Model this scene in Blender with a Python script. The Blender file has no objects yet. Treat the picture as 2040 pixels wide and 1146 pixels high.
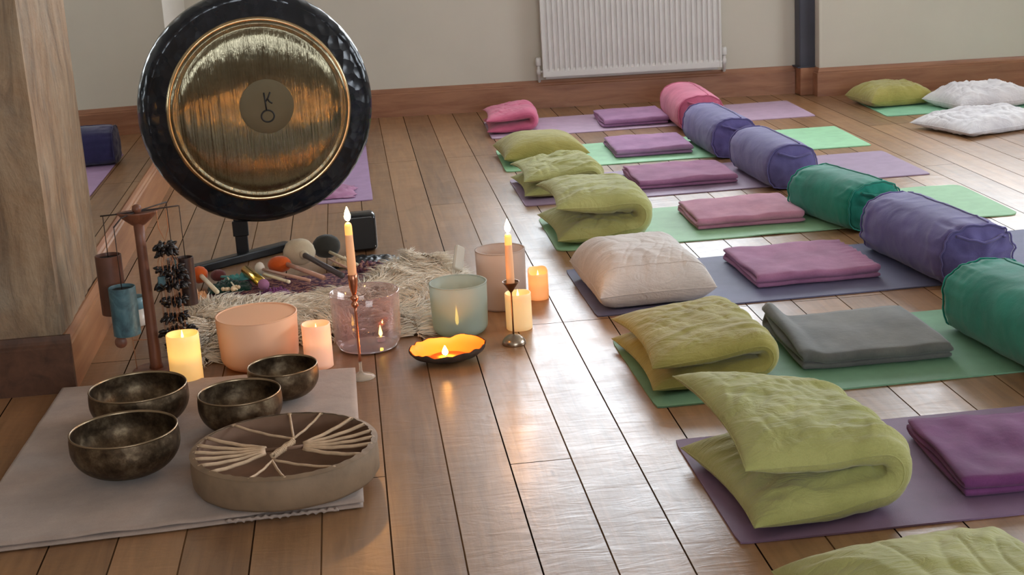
import bpy, math, random
from mathutils import Vector, Matrix, noise
PI = math.pi
S = bpy.context.scene
COL = S.collection
random.seed(7)

# ------------------------------------------------------------------ materials
def lin(c):
    out = []
    for v in c[:3]:
        v = v/255.0
        out.append(v/12.92 if v <= .04045 else ((v+.055)/1.055)**2.4)
    return (*out, 1.0)

class NT:
    def __init__(s, name):
        s.m = bpy.data.materials.new(name); s.m.use_nodes = True
        s.t = s.m.node_tree; s.n = s.t.nodes; s.l = s.t.links
        s.b = s.n['Principled BSDF']; s.out = s.n['Material Output']
    def node(s, typ, **kw):
        n = s.n.new(typ)
        for k, v in kw.items():
            if k.startswith('i_'):
                n.inputs[k[2:].replace('_', ' ')].default_value = v
            else: setattr(n, k, v)
        return n
    def link(s, a, b): s.l.new(a, b)
    def obj_coord(s, scale=(1,1,1), rot=(0,0,0), loc=(0,0,0)):
        tc = s.node('ShaderNodeTexCoord'); mp = s.node('ShaderNodeMapping')
        mp.inputs['Scale'].default_value = scale; mp.inputs['Rotation'].default_value = rot
        mp.inputs['Location'].default_value = loc
        s.link(tc.outputs['Object'], mp.inputs['Vector']); return mp.outputs['Vector']
    def noise(s, vec, scale=5, detail=4, rough=.55, dist=0):
        n = s.node('ShaderNodeTexNoise'); n.inputs['Scale'].default_value = scale
        n.inputs['Detail'].default_value = detail; n.inputs['Roughness'].default_value = rough
        n.inputs['Distortion'].default_value = dist
        s.link(vec, n.inputs['Vector']); return n.outputs['Fac']
    def ramp(s, fac, stops):
        r = s.node('ShaderNodeValToRGB'); e = r.color_ramp.elements
        while len(e) < len(stops): e.new(.5)
        for i, (p, c) in enumerate(stops): e[i].position = p; e[i].color = c
        s.link(fac, r.inputs['Fac']); return r.outputs['Color']
    def mix(s, fac, a, b, mode='MIX'):
        m = s.node('ShaderNodeMixRGB', blend_type=mode)
        for sock, v in ((m.inputs['Fac'], fac), (m.inputs['Color1'], a), (m.inputs['Color2'], b)):
            if hasattr(v, 'node'): s.link(v, sock)
            else: sock.default_value = v
        return m.outputs['Color']
    def bump(s, h, strength=.3, dist=.002, prev=None):
        b = s.node('ShaderNodeBump'); b.inputs['Strength'].default_value = strength
        b.inputs['Distance'].default_value = dist; s.link(h, b.inputs['Height'])
        if prev is not None: s.link(prev, b.inputs['Normal'])
        return b.outputs['Normal']
    def math(s, op, a, b=None):
        m = s.node('ShaderNodeMath', operation=op)
        for i, v in enumerate((a, b)):
            if v is None: continue
            if hasattr(v, 'node'): s.link(v, m.inputs[i])
            else: m.inputs[i].default_value = v
        return m.outputs[0]
    def set(s, **kw):
        for k, v in kw.items():
            sock = s.b.inputs[k.replace('_', ' ')]
            if hasattr(v, 'node'): s.link(v, sock)
            else: sock.default_value = v
        return s.m

def simple(name, c, rough=.5, metal=0, var=.12, nscale=8, bump=0, bscale=60, **kw):
    t = NT(name); v = t.obj_coord()
    c0 = lin(c); f = t.noise(v, nscale, 3)
    d = tuple(x*(1-var*2) for x in c0[:3])+(1,); l = tuple(min(1, x*(1+var)) for x in c0[:3])+(1,)
    t.set(Base_Color=t.ramp(f, [(.3, d), (.7, l)]), Roughness=rough, Metallic=metal)
    if bump: t.set(Normal=t.bump(t.noise(v, bscale, 3), bump, .002))
    for k, x in kw.items(): t.set(**{k: x})
    return t.m

def fabric(name, c, c2=None, weave=900, nb=.25, sheen=.25, rough=.92):
    t = NT(name); v = t.obj_coord()
    a = lin(c); b = lin(c2) if c2 else tuple(x*.8 for x in a[:3])+(1,)
    col = t.ramp(t.noise(v, 7, 5, .6), [(.3, b), (.68, a)])
    fine = t.noise(v, weave*.35, 2)
    col = t.mix(.14, col, t.ramp(fine, [(.3, (.35,.35,.35,1)), (.7, (1,1,1,1))]), 'MULTIPLY')
    n = t.bump(fine, .35, .0006); n = t.bump(t.noise(v, 38, 4), nb, .004, n)
    if 'cotton' in name and name.split()[0] in ('lime', 'olive', 'white'):   # soft laundry creases
        cr = t.noise(t.obj_coord((7, 17, 11)), 1, 4, .55, 1.6)
        rd = t.math('ABSOLUTE', t.math('SUBTRACT', cr, .5)); rd = t.math('MINIMUM', t.math('MULTIPLY', rd, 9), 1.0)
        n = t.bump(rd, .25, .006, n)
    t.set(Base_Color=col, Roughness=rough, Normal=n)
    t.b.inputs['Sheen Weight'].default_value = sheen; t.b.inputs['Sheen Roughness'].default_value = .5
    t.b.inputs['Specular IOR Level'].default_value = .25
    return t.m

def wood(name, c1, c2, axis=1, rough=.45, scale=1.0, bump=.15):
    t = NT(name)
    sc = [22*scale]*3; sc[axis] = 1.6*scale
    v = t.obj_coord(tuple(sc))
    f = t.noise(v, 1.0, 6, .62, .6)
    col = t.ramp(f, [(.28, lin(c2)), (.5, tuple((a+b)/2 for a, b in zip(lin(c1), lin(c2)))), (.75, lin(c1))])
    t.set(Base_Color=col, Roughness=rough, Normal=t.bump(f, bump, .003))
    return t.m

def floor_mat():
    t = NT('oak floorboards')
    tc = t.node('ShaderNodeTexCoord'); sep = t.node('ShaderNodeSeparateXYZ'); t.link(tc.outputs['Object'], sep.inputs[0])
    comb = t.node('ShaderNodeCombineXYZ')
    t.link(t.math('ADD', sep.outputs['Y'], 20.3), comb.inputs['X']); t.link(t.math('ADD', sep.outputs['X'], 151.5*.1-.0048), comb.inputs['Y'])
    def brick(mortar, smooth, c1, c2, m):
        b = t.node('ShaderNodeTexBrick'); b.offset = .37; b.offset_frequency = 3; b.squash = 1
        b.inputs['Scale'].default_value = 1; b.inputs['Brick Width'].default_value = 3.1; b.inputs['Row Height'].default_value = .1515
        b.inputs['Mortar Size'].default_value = mortar; b.inputs['Mortar Smooth'].default_value = smooth
        b.inputs['Color1'].default_value = c1; b.inputs['Color2'].default_value = c2; b.inputs['Mortar'].default_value = m
        t.link(comb.outputs[0], b.inputs['Vector']); return b
    bk = brick(.0021, .2, (0,0,0,1), (1,1,1,1), (0,0,0,1))
    # wide and narrow gaps: rows differ
    row = t.math('FLOOR', t.math('DIVIDE', t.math('ADD', sep.outputs['X'], 15.15-.0048+.07), .1515))
    wn = t.node('ShaderNodeTexWhiteNoise', noise_dimensions='1D'); t.link(row, wn.inputs['W'])
    # grain
    gv = t.node('ShaderNodeCombineXYZ'); rnd = t.node('ShaderNodeSeparateColor'); t.link(bk.outputs['Color'], rnd.inputs[0])
    t.link(t.math('MULTIPLY', sep.outputs['X'], 34), gv.inputs['X']); t.link(t.math('MULTIPLY', sep.outputs['Y'], 2.2), gv.inputs['Y'])
    t.link(t.math('MULTIPLY', rnd.outputs[0], 40), gv.inputs['Z'])
    g = t.noise(gv.outputs[0], 1, 7, .62, .8)
    tone = t.ramp(t.math('ADD', t.math('MULTIPLY', g, .62), t.math('MULTIPLY', rnd.outputs[0], .20)),
                  [(.15, lin((108,77,53))), (.42, lin((149,111,77))), (.62, lin((170,127,89))), (.85, lin((190,149,110)))])
    big = t.noise(tc.outputs['Object'], 1.3, 3)
    tone = t.mix(.35, tone, t.ramp(big, [(.3, (.62,.58,.55,1)), (.7, (1,1,1,1))]), 'MULTIPLY')
    # knots
    kv = t.node('ShaderNodeCombineXYZ'); t.link(t.math('MULTIPLY', sep.outputs['X'], 6.6), kv.inputs['X']); t.link(t.math('MULTIPLY', sep.outputs['Y'], 1.9), kv.inputs['Y'])
    vo = t.node('ShaderNodeTexVoronoi'); vo.inputs['Scale'].default_value = 1; t.link(kv.outputs[0], vo.inputs['Vector'])
    kn = t.ramp(vo.outputs['Distance'], [(.02, (.35,.27,.2,1)), (.05, (1,1,1,1))])
    tone = t.mix(.7, tone, kn, 'MULTIPLY')
    gap = t.math('MULTIPLY', bk.outputs['Fac'], t.math('ADD', t.math('MULTIPLY', wn.outputs['Value'], .6), .45))
    col = t.mix(t.math('MINIMUM', t.math('MULTIPLY', gap, 1.25), 1.0), tone, lin((26,17,12)))
    # worn varnish: ripples across the boards
    rv = t.node('ShaderNodeCombineXYZ'); t.link(t.math('MULTIPLY', sep.outputs['X'], 7), rv.inputs['X']); t.link(t.math('MULTIPLY', sep.outputs['Y'], 24), rv.inputs['Y']); t.link(t.math('MULTIPLY', rnd.outputs[0], 30), rv.inputs['Z'])
    rip = t.noise(rv.outputs[0], 1, 4, .6, .9)
    n = t.bump(rip, .42, .0034)
    n = t.bump(g, .16, .0016, n)
    n = t.bump(t.math('SUBTRACT', 1.0, bk.outputs['Fac']), .4, .002, n)
    ro = t.math('ADD', t.math('MULTIPLY', t.noise(tc.outputs['Object'], 9, 4), .20), .24)
    ro = t.math('MINIMUM', t.math('ADD', ro, t.math('MULTIPLY', bk.outputs['Fac'], .7)), 1.0)
    sp_ = t.math('MULTIPLY', t.math('SUBTRACT', 1.0, bk.outputs['Fac']), .66)
    t.set(Base_Color=col, Roughness=ro, Normal=n)
    t.link(sp_, t.b.inputs['Specular IOR Level'])
    return t.m

def gong_mat():
    t = NT('hammered bronze')
    v = t.obj_coord(); vs = t.obj_coord((90, 90, .9)); f = t.noise(vs, 1, 5, .7)
    vs2 = t.obj_coord((30, 30, .7)); f2 = t.noise(vs2, 1, 3, .6)
    ham = t.node('ShaderNodeTexVoronoi', feature='SMOOTH_F1'); ham.inputs['Scale'].default_value = 46; t.link(v, ham.inputs['Vector'])
    n = t.bump(ham.outputs['Distance'], .07, .003); n = t.bump(f2, .9, .007, n); n = t.bump(f, .9, .0028, n)
    col = t.ramp(t.noise(v, 6, 4), [(.3, lin((104,97,80))), (.7, lin((132,124,102)))])
    t.set(Base_Color=col, Metallic=1.0, Roughness=.09, Normal=n)
    return t.m

def plaster(name, c, bump=.1, var=.03):
    t = NT(name); v = t.obj_coord(); a = lin(c); b = tuple(x*(1-var*2) for x in a[:3])+(1,)
    t.set(Base_Color=t.ramp(t.noise(v, 2.2, 5), [(.3, b), (.7, a)]), Roughness=.85, Normal=t.bump(t.noise(v, 60, 3), bump, .002)); return t.m

def pier_mat():
    t = NT('rough weathered pier'); v = t.obj_coord((9, 9, 2.0))
    f = t.noise(v, 1.2, 8, .72, 1.2); f2 = t.noise(t.obj_coord(), 5, 5, .7)
    col = t.ramp(f, [(.30, lin((72,58,46))), (.42, lin((118,96,74))), (.56, lin((160,132,102))), (.74, lin((182,156,126)))])
    col = t.mix(.35, col, t.ramp(f2, [(.3, lin((150,112,80))), (.7, lin((190,178,158)))]))
    t.set(Base_Color=col, Roughness=.8, Normal=t.bump(f2, .9, .02, t.bump(f, .9, .015))); return t.m

def glassy(name, c, trans=.8, rough=.1, alpha=1.0, film=0, ior=1.3, frost=0):
    # thin wall glass: transparent film + glossy coat + a little body
    t = NT(name); v = t.obj_coord()
    tr = t.node('ShaderNodeBsdfTransparent'); tr.inputs[0].default_value = tuple(1-(1-x)*.35 for x in lin(c)[:3])+(1,)
    t.set(Base_Color=lin(c), Roughness=rough, IOR=ior)
    if film:
        lw = t.node('ShaderNodeLayerWeight'); lw.inputs['Blend'].default_value = .4
        mp = t.math('ADD', lw.outputs['Facing'], t.math('MULTIPLY', t.noise(v, 9, 2), .35))
        t.set(Base_Color=t.ramp(mp, [(.15, lin((226,206,222))), (.45, lin((216,196,206))), (.7, lin((208,220,224))), (.95, lin((240,216,200)))]))
    if frost:
        tl = t.node('ShaderNodeBsdfTranslucent'); tl.inputs[0].default_value = lin(c)
        m0 = t.node('ShaderNodeMixShader'); m0.inputs[0].default_value = frost
        t.link(t.b.outputs[0], m0.inputs[1]); t.link(tl.outputs[0], m0.inputs[2]); body = m0.outputs[0]
    elif film:
        gl_ = t.node('ShaderNodeBsdfGlossy'); gl_.inputs['Roughness'].default_value = .06; gl_.inputs['Color'].default_value = (1, .93, .9, 1)
        m0 = t.node('ShaderNodeMixShader'); m0.inputs[0].default_value = .45; t.link(t.b.outputs[0], m0.inputs[1]); t.link(gl_.outputs[0], m0.inputs[2]); body = m0.outputs[0]
    else: body = t.b.outputs[0]
    m = t.node('ShaderNodeMixShader')
    lw2 = t.node('ShaderNodeLayerWeight'); lw2.inputs['Blend'].default_value = .35
    if frost: m.inputs[0].default_value = trans
    else: t.link(t.math('SUBTRACT', trans, t.math('MULTIPLY', lw2.outputs['Facing'], trans*.55)), m.inputs[0])
    t.link(body, m.inputs[1]); t.link(tr.outputs[0], m.inputs[2]); t.link(m.outputs[0], t.out.inputs[0])
    return t.m

def emis(name, c, st, body=None, ramp_z=None):
    t = NT(name)
    t.set(Base_Color=lin(body or c), Roughness=.5)
    t.b.inputs['Emission Color'].default_value = lin(c); t.b.inputs['Emission Strength'].default_value = st
    if ramp_z:   # a lit wax candle glows around its hidden lamp
        tc = t.node('ShaderNodeTexCoord'); sp = t.node('ShaderNodeSeparateXYZ'); t.link(tc.outputs['Object'], sp.inputs[0])
        r = t.ramp(t.math('MULTIPLY', sp.outputs['Z'], 1/ramp_z[0]), [(ramp_z[1], (.05,.05,.05,1)), (ramp_z[2], (1,1,1,1)), (min(.99, ramp_z[2]+.28), (.35,.35,.35,1))])
        t.link(t.math('MULTIPLY', t.node_col(r) if hasattr(t, 'node_col') else r, st), t.b.inputs['Emission Strength'])
    return t.m

def bowl_mat():
    t = NT('aged singing bowl bronze'); v = t.obj_coord()
    f = t.noise(v, 22, 6, .7)
    col = t.ramp(f, [(.3, lin((52,40,30))), (.5, lin((96,80,62))), (.72, lin((148,130,104)))])
    ham = t.node('ShaderNodeTexVoronoi'); ham.inputs['Scale'].default_value = 60; t.link(v, ham.inputs['Vector'])
    t.set(Base_Color=col, Metallic=.85, Roughness=t.math('ADD', t.math('MULTIPLY', f, .3), .28), Normal=t.bump(ham.outputs['Distance'], .35, .002)); return t.m

M = {}
M['floor'] = floor_mat()
M['wall'] = plaster('cream wall paint', (206,198,184))
M['wall_in'] = plaster('off white paint', (222,216,206))
M['skirt'] = wood('varnished pine skirting', (168,118,88), (128,82,58), axis=0, rough=.35)
M['skirt_y'] = wood('varnished pine skirting side', (186,136,98), (146,96,64), axis=1, rough=.35)
M['skirt_shade'] = wood('pier skirting with painted shade', (104,70,52), (66,42,32), axis=1, rough=.4)  # same pine on the pier front, its shade put into the colour
M['pier'] = pier_mat()
M['white_paint'] = simple('white enamel', (214,210,206), .35, var=.02)
M['steel_post'] = simple('dark blue grey steel paint', (62,62,74), .5, var=.08)
M['chrome'] = simple('dull chrome', (190,186,180), .25, 1)
t = NT('mirror glass'); M['mirror'] = t.set(Base_Color=(.82,.83,.80,1), Metallic=1.0, Roughness=.015)
M['gong'] = gong_mat()
t = NT('black gong rim'); v = t.obj_coord(); h = t.node('ShaderNodeTexVoronoi'); h.inputs['Scale'].default_value = 24; t.link(v, h.inputs['Vector'])
M['gong_rim'] = t.set(Base_Color=t.ramp(t.noise(v, 9, 4), [(.3, lin((14,17,22))), (.7, lin((34,38,46)))]), Metallic=.25, Roughness=.2, Normal=t.bump(h.outputs['Distance'], .5, .010))
M['gong_ring'] = simple('polished bronze ring', (184,160,124), .22, 1, bump=.2, bscale=90)
M['gong_disc'] = simple('satin bronze centre', (92,84,64), .55, .7, var=.04)
M['ink'] = simple('black ink', (14,12,11), .6, var=.02)
M['black'] = simple('black painted metal', (22,22,25), .4, .3)
M['black_plastic'] = simple('black plastic', (20,20,22), .22)
def mat_m(name, c): return simple(name, c, .62, var=.05, nscale=14, bump=.35, bscale=420)
MC = [(186,158,184), (150,204,160), (152,128,154), (142,186,144), (98,98,128), (110,152,120), (126,100,128), (166,134,172), (130,186,152)]
for i, c in enumerate(MC): M['mat%d' % i] = mat_m('yoga mat vinyl %s' % ['lilac','mint','mauve','light green','slate blue','green','purple','orchid','pale green'][i], c)
M['lime'] = fabric('lime green cotton', (178,176,112), (156,156,92))
M['olive'] = fabric('olive green cotton', (170,160,88), (146,138,70))
M['white_cotton'] = fabric('white cotton', (222,212,206), (202,192,188))
M['pinkfab'] = fabric('pink fleece', (212,108,140), (182,84,116))
M['plum'] = fabric('plum fleece', (178,124,158), (146,96,130), weave=700, sheen=.12)
M['orchid'] = fabric('orchid fleece', (182,136,176), (152,110,150), weave=700, sheen=.12)
M['rose'] = fabric('rose plum fleece', (198,140,160), (166,110,134), weave=700, sheen=.12)
M['purple_f'] = fabric('deep purple fleece', (126,70,118), (100,52,96), weave=700, sheen=.12)
M['greyfleece'] = fabric('grey marl fleece', (108,107,101), (80,80,78), weave=600)
M['violet'] = fabric('violet cotton', (106,98,152), (86,78,130))
M['navy'] = fabric('dark blue cotton', (52,50,92), (40,38,72))
M['teal'] = fabric('teal green cotton', (30,138,118), (22,112,96))
M['towel'] = fabric('mauve grey towel', (176,156,144), (152,134,124))
M['bowl'] = bowl_mat()
M['rawhide'] = simple('rawhide drum skin', (134,110,86), .7, var=.12, nscale=14, bump=.4, bscale=50)
M['drum_in'] = simple('dark rawhide inside', (120,90,70), .8, var=.15)
M['cord'] = simple('rawhide cord', (196,166,134), .65, var=.1, nscale=40)
M['wool'] = simple('sheepskin wool', (240,228,208), .85, var=.05, nscale=30)
M['wool'].node_tree.nodes['Principled BSDF'].inputs['Sheen Weight'].default_value = .4
M['hide'] = simple('sheepskin hide', (190,172,146), .9)
M['peach'] = glassy('peach frosted crystal', (252,216,184), trans=.04, rough=.38, frost=.30)
M['blueglass'] = glassy('teal frosted crystal', (186,202,198), trans=.26, rough=.35, frost=.45)
M['frostglass'] = glassy('white frosted crystal', (216,200,190), trans=.16, rough=.5, frost=.45)
M['clearglass'] = glassy('clear iridescent crystal', (216,196,204), trans=.95, rough=.05, film=1)
M['clearbase'] = glassy('rosy crystal base', (206,176,186), trans=.45, rough=.12, film=1)
M['crystal'] = glassy('clear quartz', (226,222,212), trans=.45, rough=.08)
M['pane'] = glassy('window glass', (250,252,252), trans=.97, rough=.02)
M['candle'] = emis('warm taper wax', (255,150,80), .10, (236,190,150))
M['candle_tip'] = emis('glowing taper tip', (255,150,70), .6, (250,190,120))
M['flame'] = emis('candle flame', (255,172,80), 150)
M['ledflame'] = emis('led flame', (255,206,90), 5)
M['wick'] = M['ink']
M['copper'] = simple('rose copper', (196,128,98), .28, .9, bump=.1)
M['silver'] = simple('tarnished silver', (168,152,134), .28, .95)
M['bronze_stem'] = simple('bronze stem', (126,92,66), .32, .9)
M['stemglass'] = glassy('clear candlestick glass', (232,222,206), trans=.8, rough=.05)
M['shell_glow'] = emis('coconut shell inside with added glow', (255,120,30), .08, (240,124,50))  # flame light on the orange inside, added as faint emission
M['shell_out'] = simple('coconut shell outside', (74,62,54), .5, var=.25, nscale=30, bump=.4)
M['led_cream'] = None
M['chime_wood'] = wood('chime stand wood', (132,84,62), (92,54,40), axis=2, scale=2)
M['bamboo'] = simple('brown chime tube', (98,62,48), .45, var=.12, nscale=20)
t = NT('blue patina'); v = t.obj_coord()
M['patina'] = t.set(Base_Color=t.ramp(t.noise(v, 16, 5, .6, 1.5), [(.3, lin((44,66,74))), (.55, lin((74,108,118))), (.75, lin((112,140,142)))]), Roughness=.45)
M['wire'] = simple('dark cord', (40,26,22), .6)
M['seed'] = simple('black seed pods', (24,20,22), .35, var=.3, nscale=60)
M['twine'] = simple('tan twine', (168,112,76), .8)
M['orange_felt'] = fabric('orange felt', (214,96,30), (176,72,20))
M['maroon_felt'] = fabric('maroon felt', (110,54,50), (84,40,40))
M['beige_felt'] = fabric('beige felt', (204,190,164), (182,166,140))
M['grey_felt'] = fabric('dark grey felt', (60,58,52), (44,44,40))
M['white_felt'] = fabric('white felt', (224,214,200), (204,194,180))
M['pinkwood'] = simple('pale pink wood', (206,160,140), .45)
M['cream_stick'] = simple('cream stick', (232,218,186), .4)
M['grey_handle'] = simple('grey rubber handle', (76,68,70), .5)
M['gold'] = simple('brushed gold', (222,182,70), .25, .9)
M['paleteal'] = fabric('pale teal scarf', (98,170,166), (60,130,128))
M['darkteal'] = fabric('dark green cloth', (26,66,56), (20,48,42))
t = NT('patterned purple cloth'); v = t.obj_coord()
M['pattern'] = t.set(Base_Color=t.ramp(t.noise(v, 55, 3), [(.38, lin((52,26,52))), (.5, lin((96,44,72))), (.58, lin((176,128,110))), (.68, lin((60,32,58)))]), Roughness=.9)
M['ceramic'] = simple('white ceramic', (226,222,214), .3)
M['blueceramic'] = simple('blue ceramic', (112,156,172), .3)
M['bead'] = simple('cream beads', (226,200,160), .4)
M['plastic_wrap'] = fabric('white crinkled cotton', (226,222,224), (196,192,198))

# ------------------------------------------------------------------ mesh helpers
def mesh_obj(name, verts, faces, mat, parent=None, smooth=True, loc=None, mats=None, midx=None):
    me = bpy.data.meshes.new(name); me.from_pydata([tuple(v) for v in verts], [], faces)
    for m in (mats or [mat]): me.materials.append(m)
    if midx: me.polygons.foreach_set('material_index', midx)
    me.polygons.foreach_set('use_smooth', [smooth]*len(me.polygons)); me.update()
    o = bpy.data.objects.new(name, me); COL.objects.link(o)
    if parent: o.parent = parent
    if loc is not None: o.location = loc
    return o

def thing(name, label, cat, loc=(0,0,0), rz=0, group=None):
    o = bpy.data.objects.new(name, None); o.empty_display_size = .05; COL.objects.link(o)
    o.location = loc; o.rotation_euler = (0, 0, rz); o['label'] = label; o['category'] = cat
    if group: o['group'] = group
    return o

def tag(o, label, cat, group=None):
    o['label'] = label; o['category'] = cat
    if group: o['group'] = group
    return o
def struct(o): o['kind'] = 'structure'; return o

class MB:
    def __init__(s): s.v = []; s.f = []
    def add(s, v, f):
        n = len(s.v); s.v += [tuple(x) for x in v]; s.f += [tuple(i+n for i in q) for q in f]; return s
    def box(s, x0, x1, y0, y1, z0, z1):
        v = [(x, y, z) for z in (z0, z1) for y in (y0, y1) for x in (x0, x1)]
        return s.add(v, [(0,2,3,1), (4,5,7,6), (0,1,5,4), (2,6,7,3), (0,4,6,2), (1,3,7,5)])
    def bevel_box(s, x0, x1, y0, y1, z0, z1, b=.005):
        # chamfered box as a stack of octagons
        def ring(ins, z):
            X0, X1, Y0, Y1 = x0+ins, x1-ins, y0+ins, y1-ins
            return [(X0+b,Y0,z), (X1-b,Y0,z), (X1,Y0+b,z), (X1,Y1-b,z), (X1-b,Y1,z), (X0+b,Y1,z), (X0,Y1-b,z), (X0,Y0+b,z)]
        rs = [ring(b, z0), ring(b*.3, z0+b*.3), ring(0, z0+b), ring(0, z1-b), ring(b*.3, z1-b*.3), ring(b, z1)]
        v = [p for r in rs for p in r]; f = []
        for i in range(5):
            for k in range(8): f.append((i*8+k, i*8+(k+1) % 8, (i+1)*8+(k+1) % 8, (i+1)*8+k))
        f.append(tuple(range(7, -1, -1))); f.append(tuple(range(40, 48)))
        return s.add(v, f)
    def lathe(s, prof, n=48, c=(0,0,0), cap0=True, cap1=True, axis=None):
        v = []; f = []
        for (r, z) in prof:
            for k in range(n):
                a = 2*PI*k/n; v.append((r*math.cos(a), r*math.sin(a), z))
        for i in range(len(prof)-1):
            for k in range(n): f.append((i*n+k, i*n+(k+1) % n, (i+1)*n+(k+1) % n, (i+1)*n+k))
        if cap0: f.append(tuple(range(n-1, -1, -1)))
        if cap1: f.append(tuple((len(prof)-1)*n+k for k in range(n)))
        if axis is not None:
            q = Vector((0,0,1)).rotation_difference(Vector(axis).normalized()).to_matrix()
            v = [q @ Vector(p) for p in v]
        v = [Vector(p)+Vector(c) for p in v]
        return s.add(v, f)
    def tube(s, pts, r, n=8, cap=True):
        pts = [Vector(p) for p in pts]; rs = r if isinstance(r, (list, tuple)) else [r]*len(pts)
        v = []; f = []; nrm = None
        for i, p in enumerate(pts):
            d = (pts[min(i+1, len(pts)-1)]-pts[max(i-1, 0)])
            if d.length < 1e-9: d = Vector((0,0,1))
            d.normalize()
            if nrm is None:
                nrm = d.cross(Vector((0,0,1))) if abs(d.z) < .9 else d.cross(Vector((1,0,0)))
            nrm = (nrm-d*nrm.dot(d)).normalized(); b = d.cross(nrm)
            for k in range(n):
                a = 2*PI*k/n; v.append(p+(nrm*math.cos(a)+b*math.sin(a))*rs[i])
        for i in range(len(pts)-1):
            for k in range(n): f.append((i*n+k, i*n+(k+1) % n, (i+1)*n+(k+1) % n, (i+1)*n+k))
        if cap: f.append(tuple(range(n-1, -1, -1))); f.append(tuple((len(pts)-1)*n+k for k in range(n)))
        return s.add(v, f)
    def ball(s, c, r, n=20, sc=(1,1,1), rough=0, seed=0):
        v = []; f = []; m = n//2
        for i in range(m+1):
            th = PI*i/m
            for k in range(n):
                a = 2*PI*k/n
                d = Vector((math.sin(th)*math.cos(a), math.sin(th)*math.sin(a), math.cos(th)))
                rr = r*(1+rough*noise.noise(d*3+Vector((seed, 0, 0))))
                v.append((c[0]+d.x*rr*sc[0], c[1]+d.y*rr*sc[1], c[2]+d.z*rr*sc[2]))
        for i in range(m):
            for k in range(n): f.append((i*n+k, (i+1)*n+k, (i+1)*n+(k+1) % n, i*n+(k+1) % n))
        return s.add(v, f)
    def prism(s, poly, path):
        # extrude a closed profile [(d,z)] between two frames: path = [(origin, dirD)], z up
        v = []; f = []; n = len(poly)
        for (o, d) in path:
            for (a, z) in poly: v.append(Vector(o)+Vector(d)*a+Vector((0,0,z)))
        for i in range(len(path)-1):
            for k in range(n): f.append((i*n+k, i*n+(k+1) % n, (i+1)*n+(k+1) % n, (i+1)*n+k))
        f.append(tuple(range(n-1, -1, -1))); f.append(tuple((len(path)-1)*n+k for k in range(n)))
        return s.add(v, f)
    def build(s, name, mat, parent=None, smooth=True, loc=None):
        return mesh_obj(name, s.v, s.f, mat, parent, smooth, loc)

def auto_smooth(o, ang=35):
    me = o.data
    import bmesh
    bm = bmesh.new(); bm.from_mesh(me); bmesh.ops.recalc_face_normals(bm, faces=bm.faces)
    lim = math.radians(ang)
    for e in bm.edges:
        if len(e.link_faces) == 2 and e.calc_face_angle(0) > lim: e.smooth = False
    bm.to_mesh(me); bm.free(); return o

def nz(x, y=0, z=0): return noise.noise(Vector((x, y, z)))

# ------------------------------------------------------------------ camera (1.37 m high, looking down the boards)
F, ROLL, PITCH, YAW, H = 2949.0129, -0.0583, 0.2679, 0.1005, 1.3708
fw = Vector((math.sin(YAW)*math.cos(PITCH), math.cos(YAW)*math.cos(PITCH), -math.sin(PITCH)))
rt = Vector((math.cos(YAW), -math.sin(YAW), 0)); up = rt.cross(fw)
R2 = rt*math.cos(ROLL)+up*math.sin(ROLL); U2 = -rt*math.sin(ROLL)+up*math.cos(ROLL)
cam = bpy.data.objects.new('camera', bpy.data.cameras.new('camera')); COL.objects.link(cam)
cam.matrix_world = Matrix(((R2.x, U2.x, -fw.x, 0), (R2.y, U2.y, -fw.y, 0), (R2.z, U2.z, -fw.z, H), (0,0,0,1)))
cam.data.sensor_width = 36; cam.data.lens = F/2040*36; cam.data.clip_end = 60
S.camera = cam

# ------------------------------------------------------------------ the room
CEIL = 2.9
def frame_pt(o, d, s, t): # origin o, along-wall direction d, s along, t out of the wall into the room
    n = Vector((d[1], -d[0], 0)); return Vector((o[0], o[1], 0))+Vector((d[0], d[1], 0))*s+n*t

def wall_with_window(name, o, d, s0, s1, win=None, thick=.22):
    """wall running along d from o, room on the right-hand side of d; win=(sa,sb,za,zb)"""
    ang = math.atan2(d[1], d[0])
    mb = MB()
    def bx(a, b, za, zb): mb.box(a, b, 0, thick, za, zb)
    if win:
        sa, sb, za, zb = win
        bx(s0, sa, 0, CEIL); bx(sb, s1, 0, CEIL); bx(sa, sb, 0, za); bx(sa, sb, zb, CEIL)
    else: bx(s0, s1, 0, CEIL)
    w = mb.build(name, M['wall'], None, False, (o[0], o[1], 0)); w.rotation_euler = (0, 0, ang)
    struct(w); return w, ang

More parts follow.
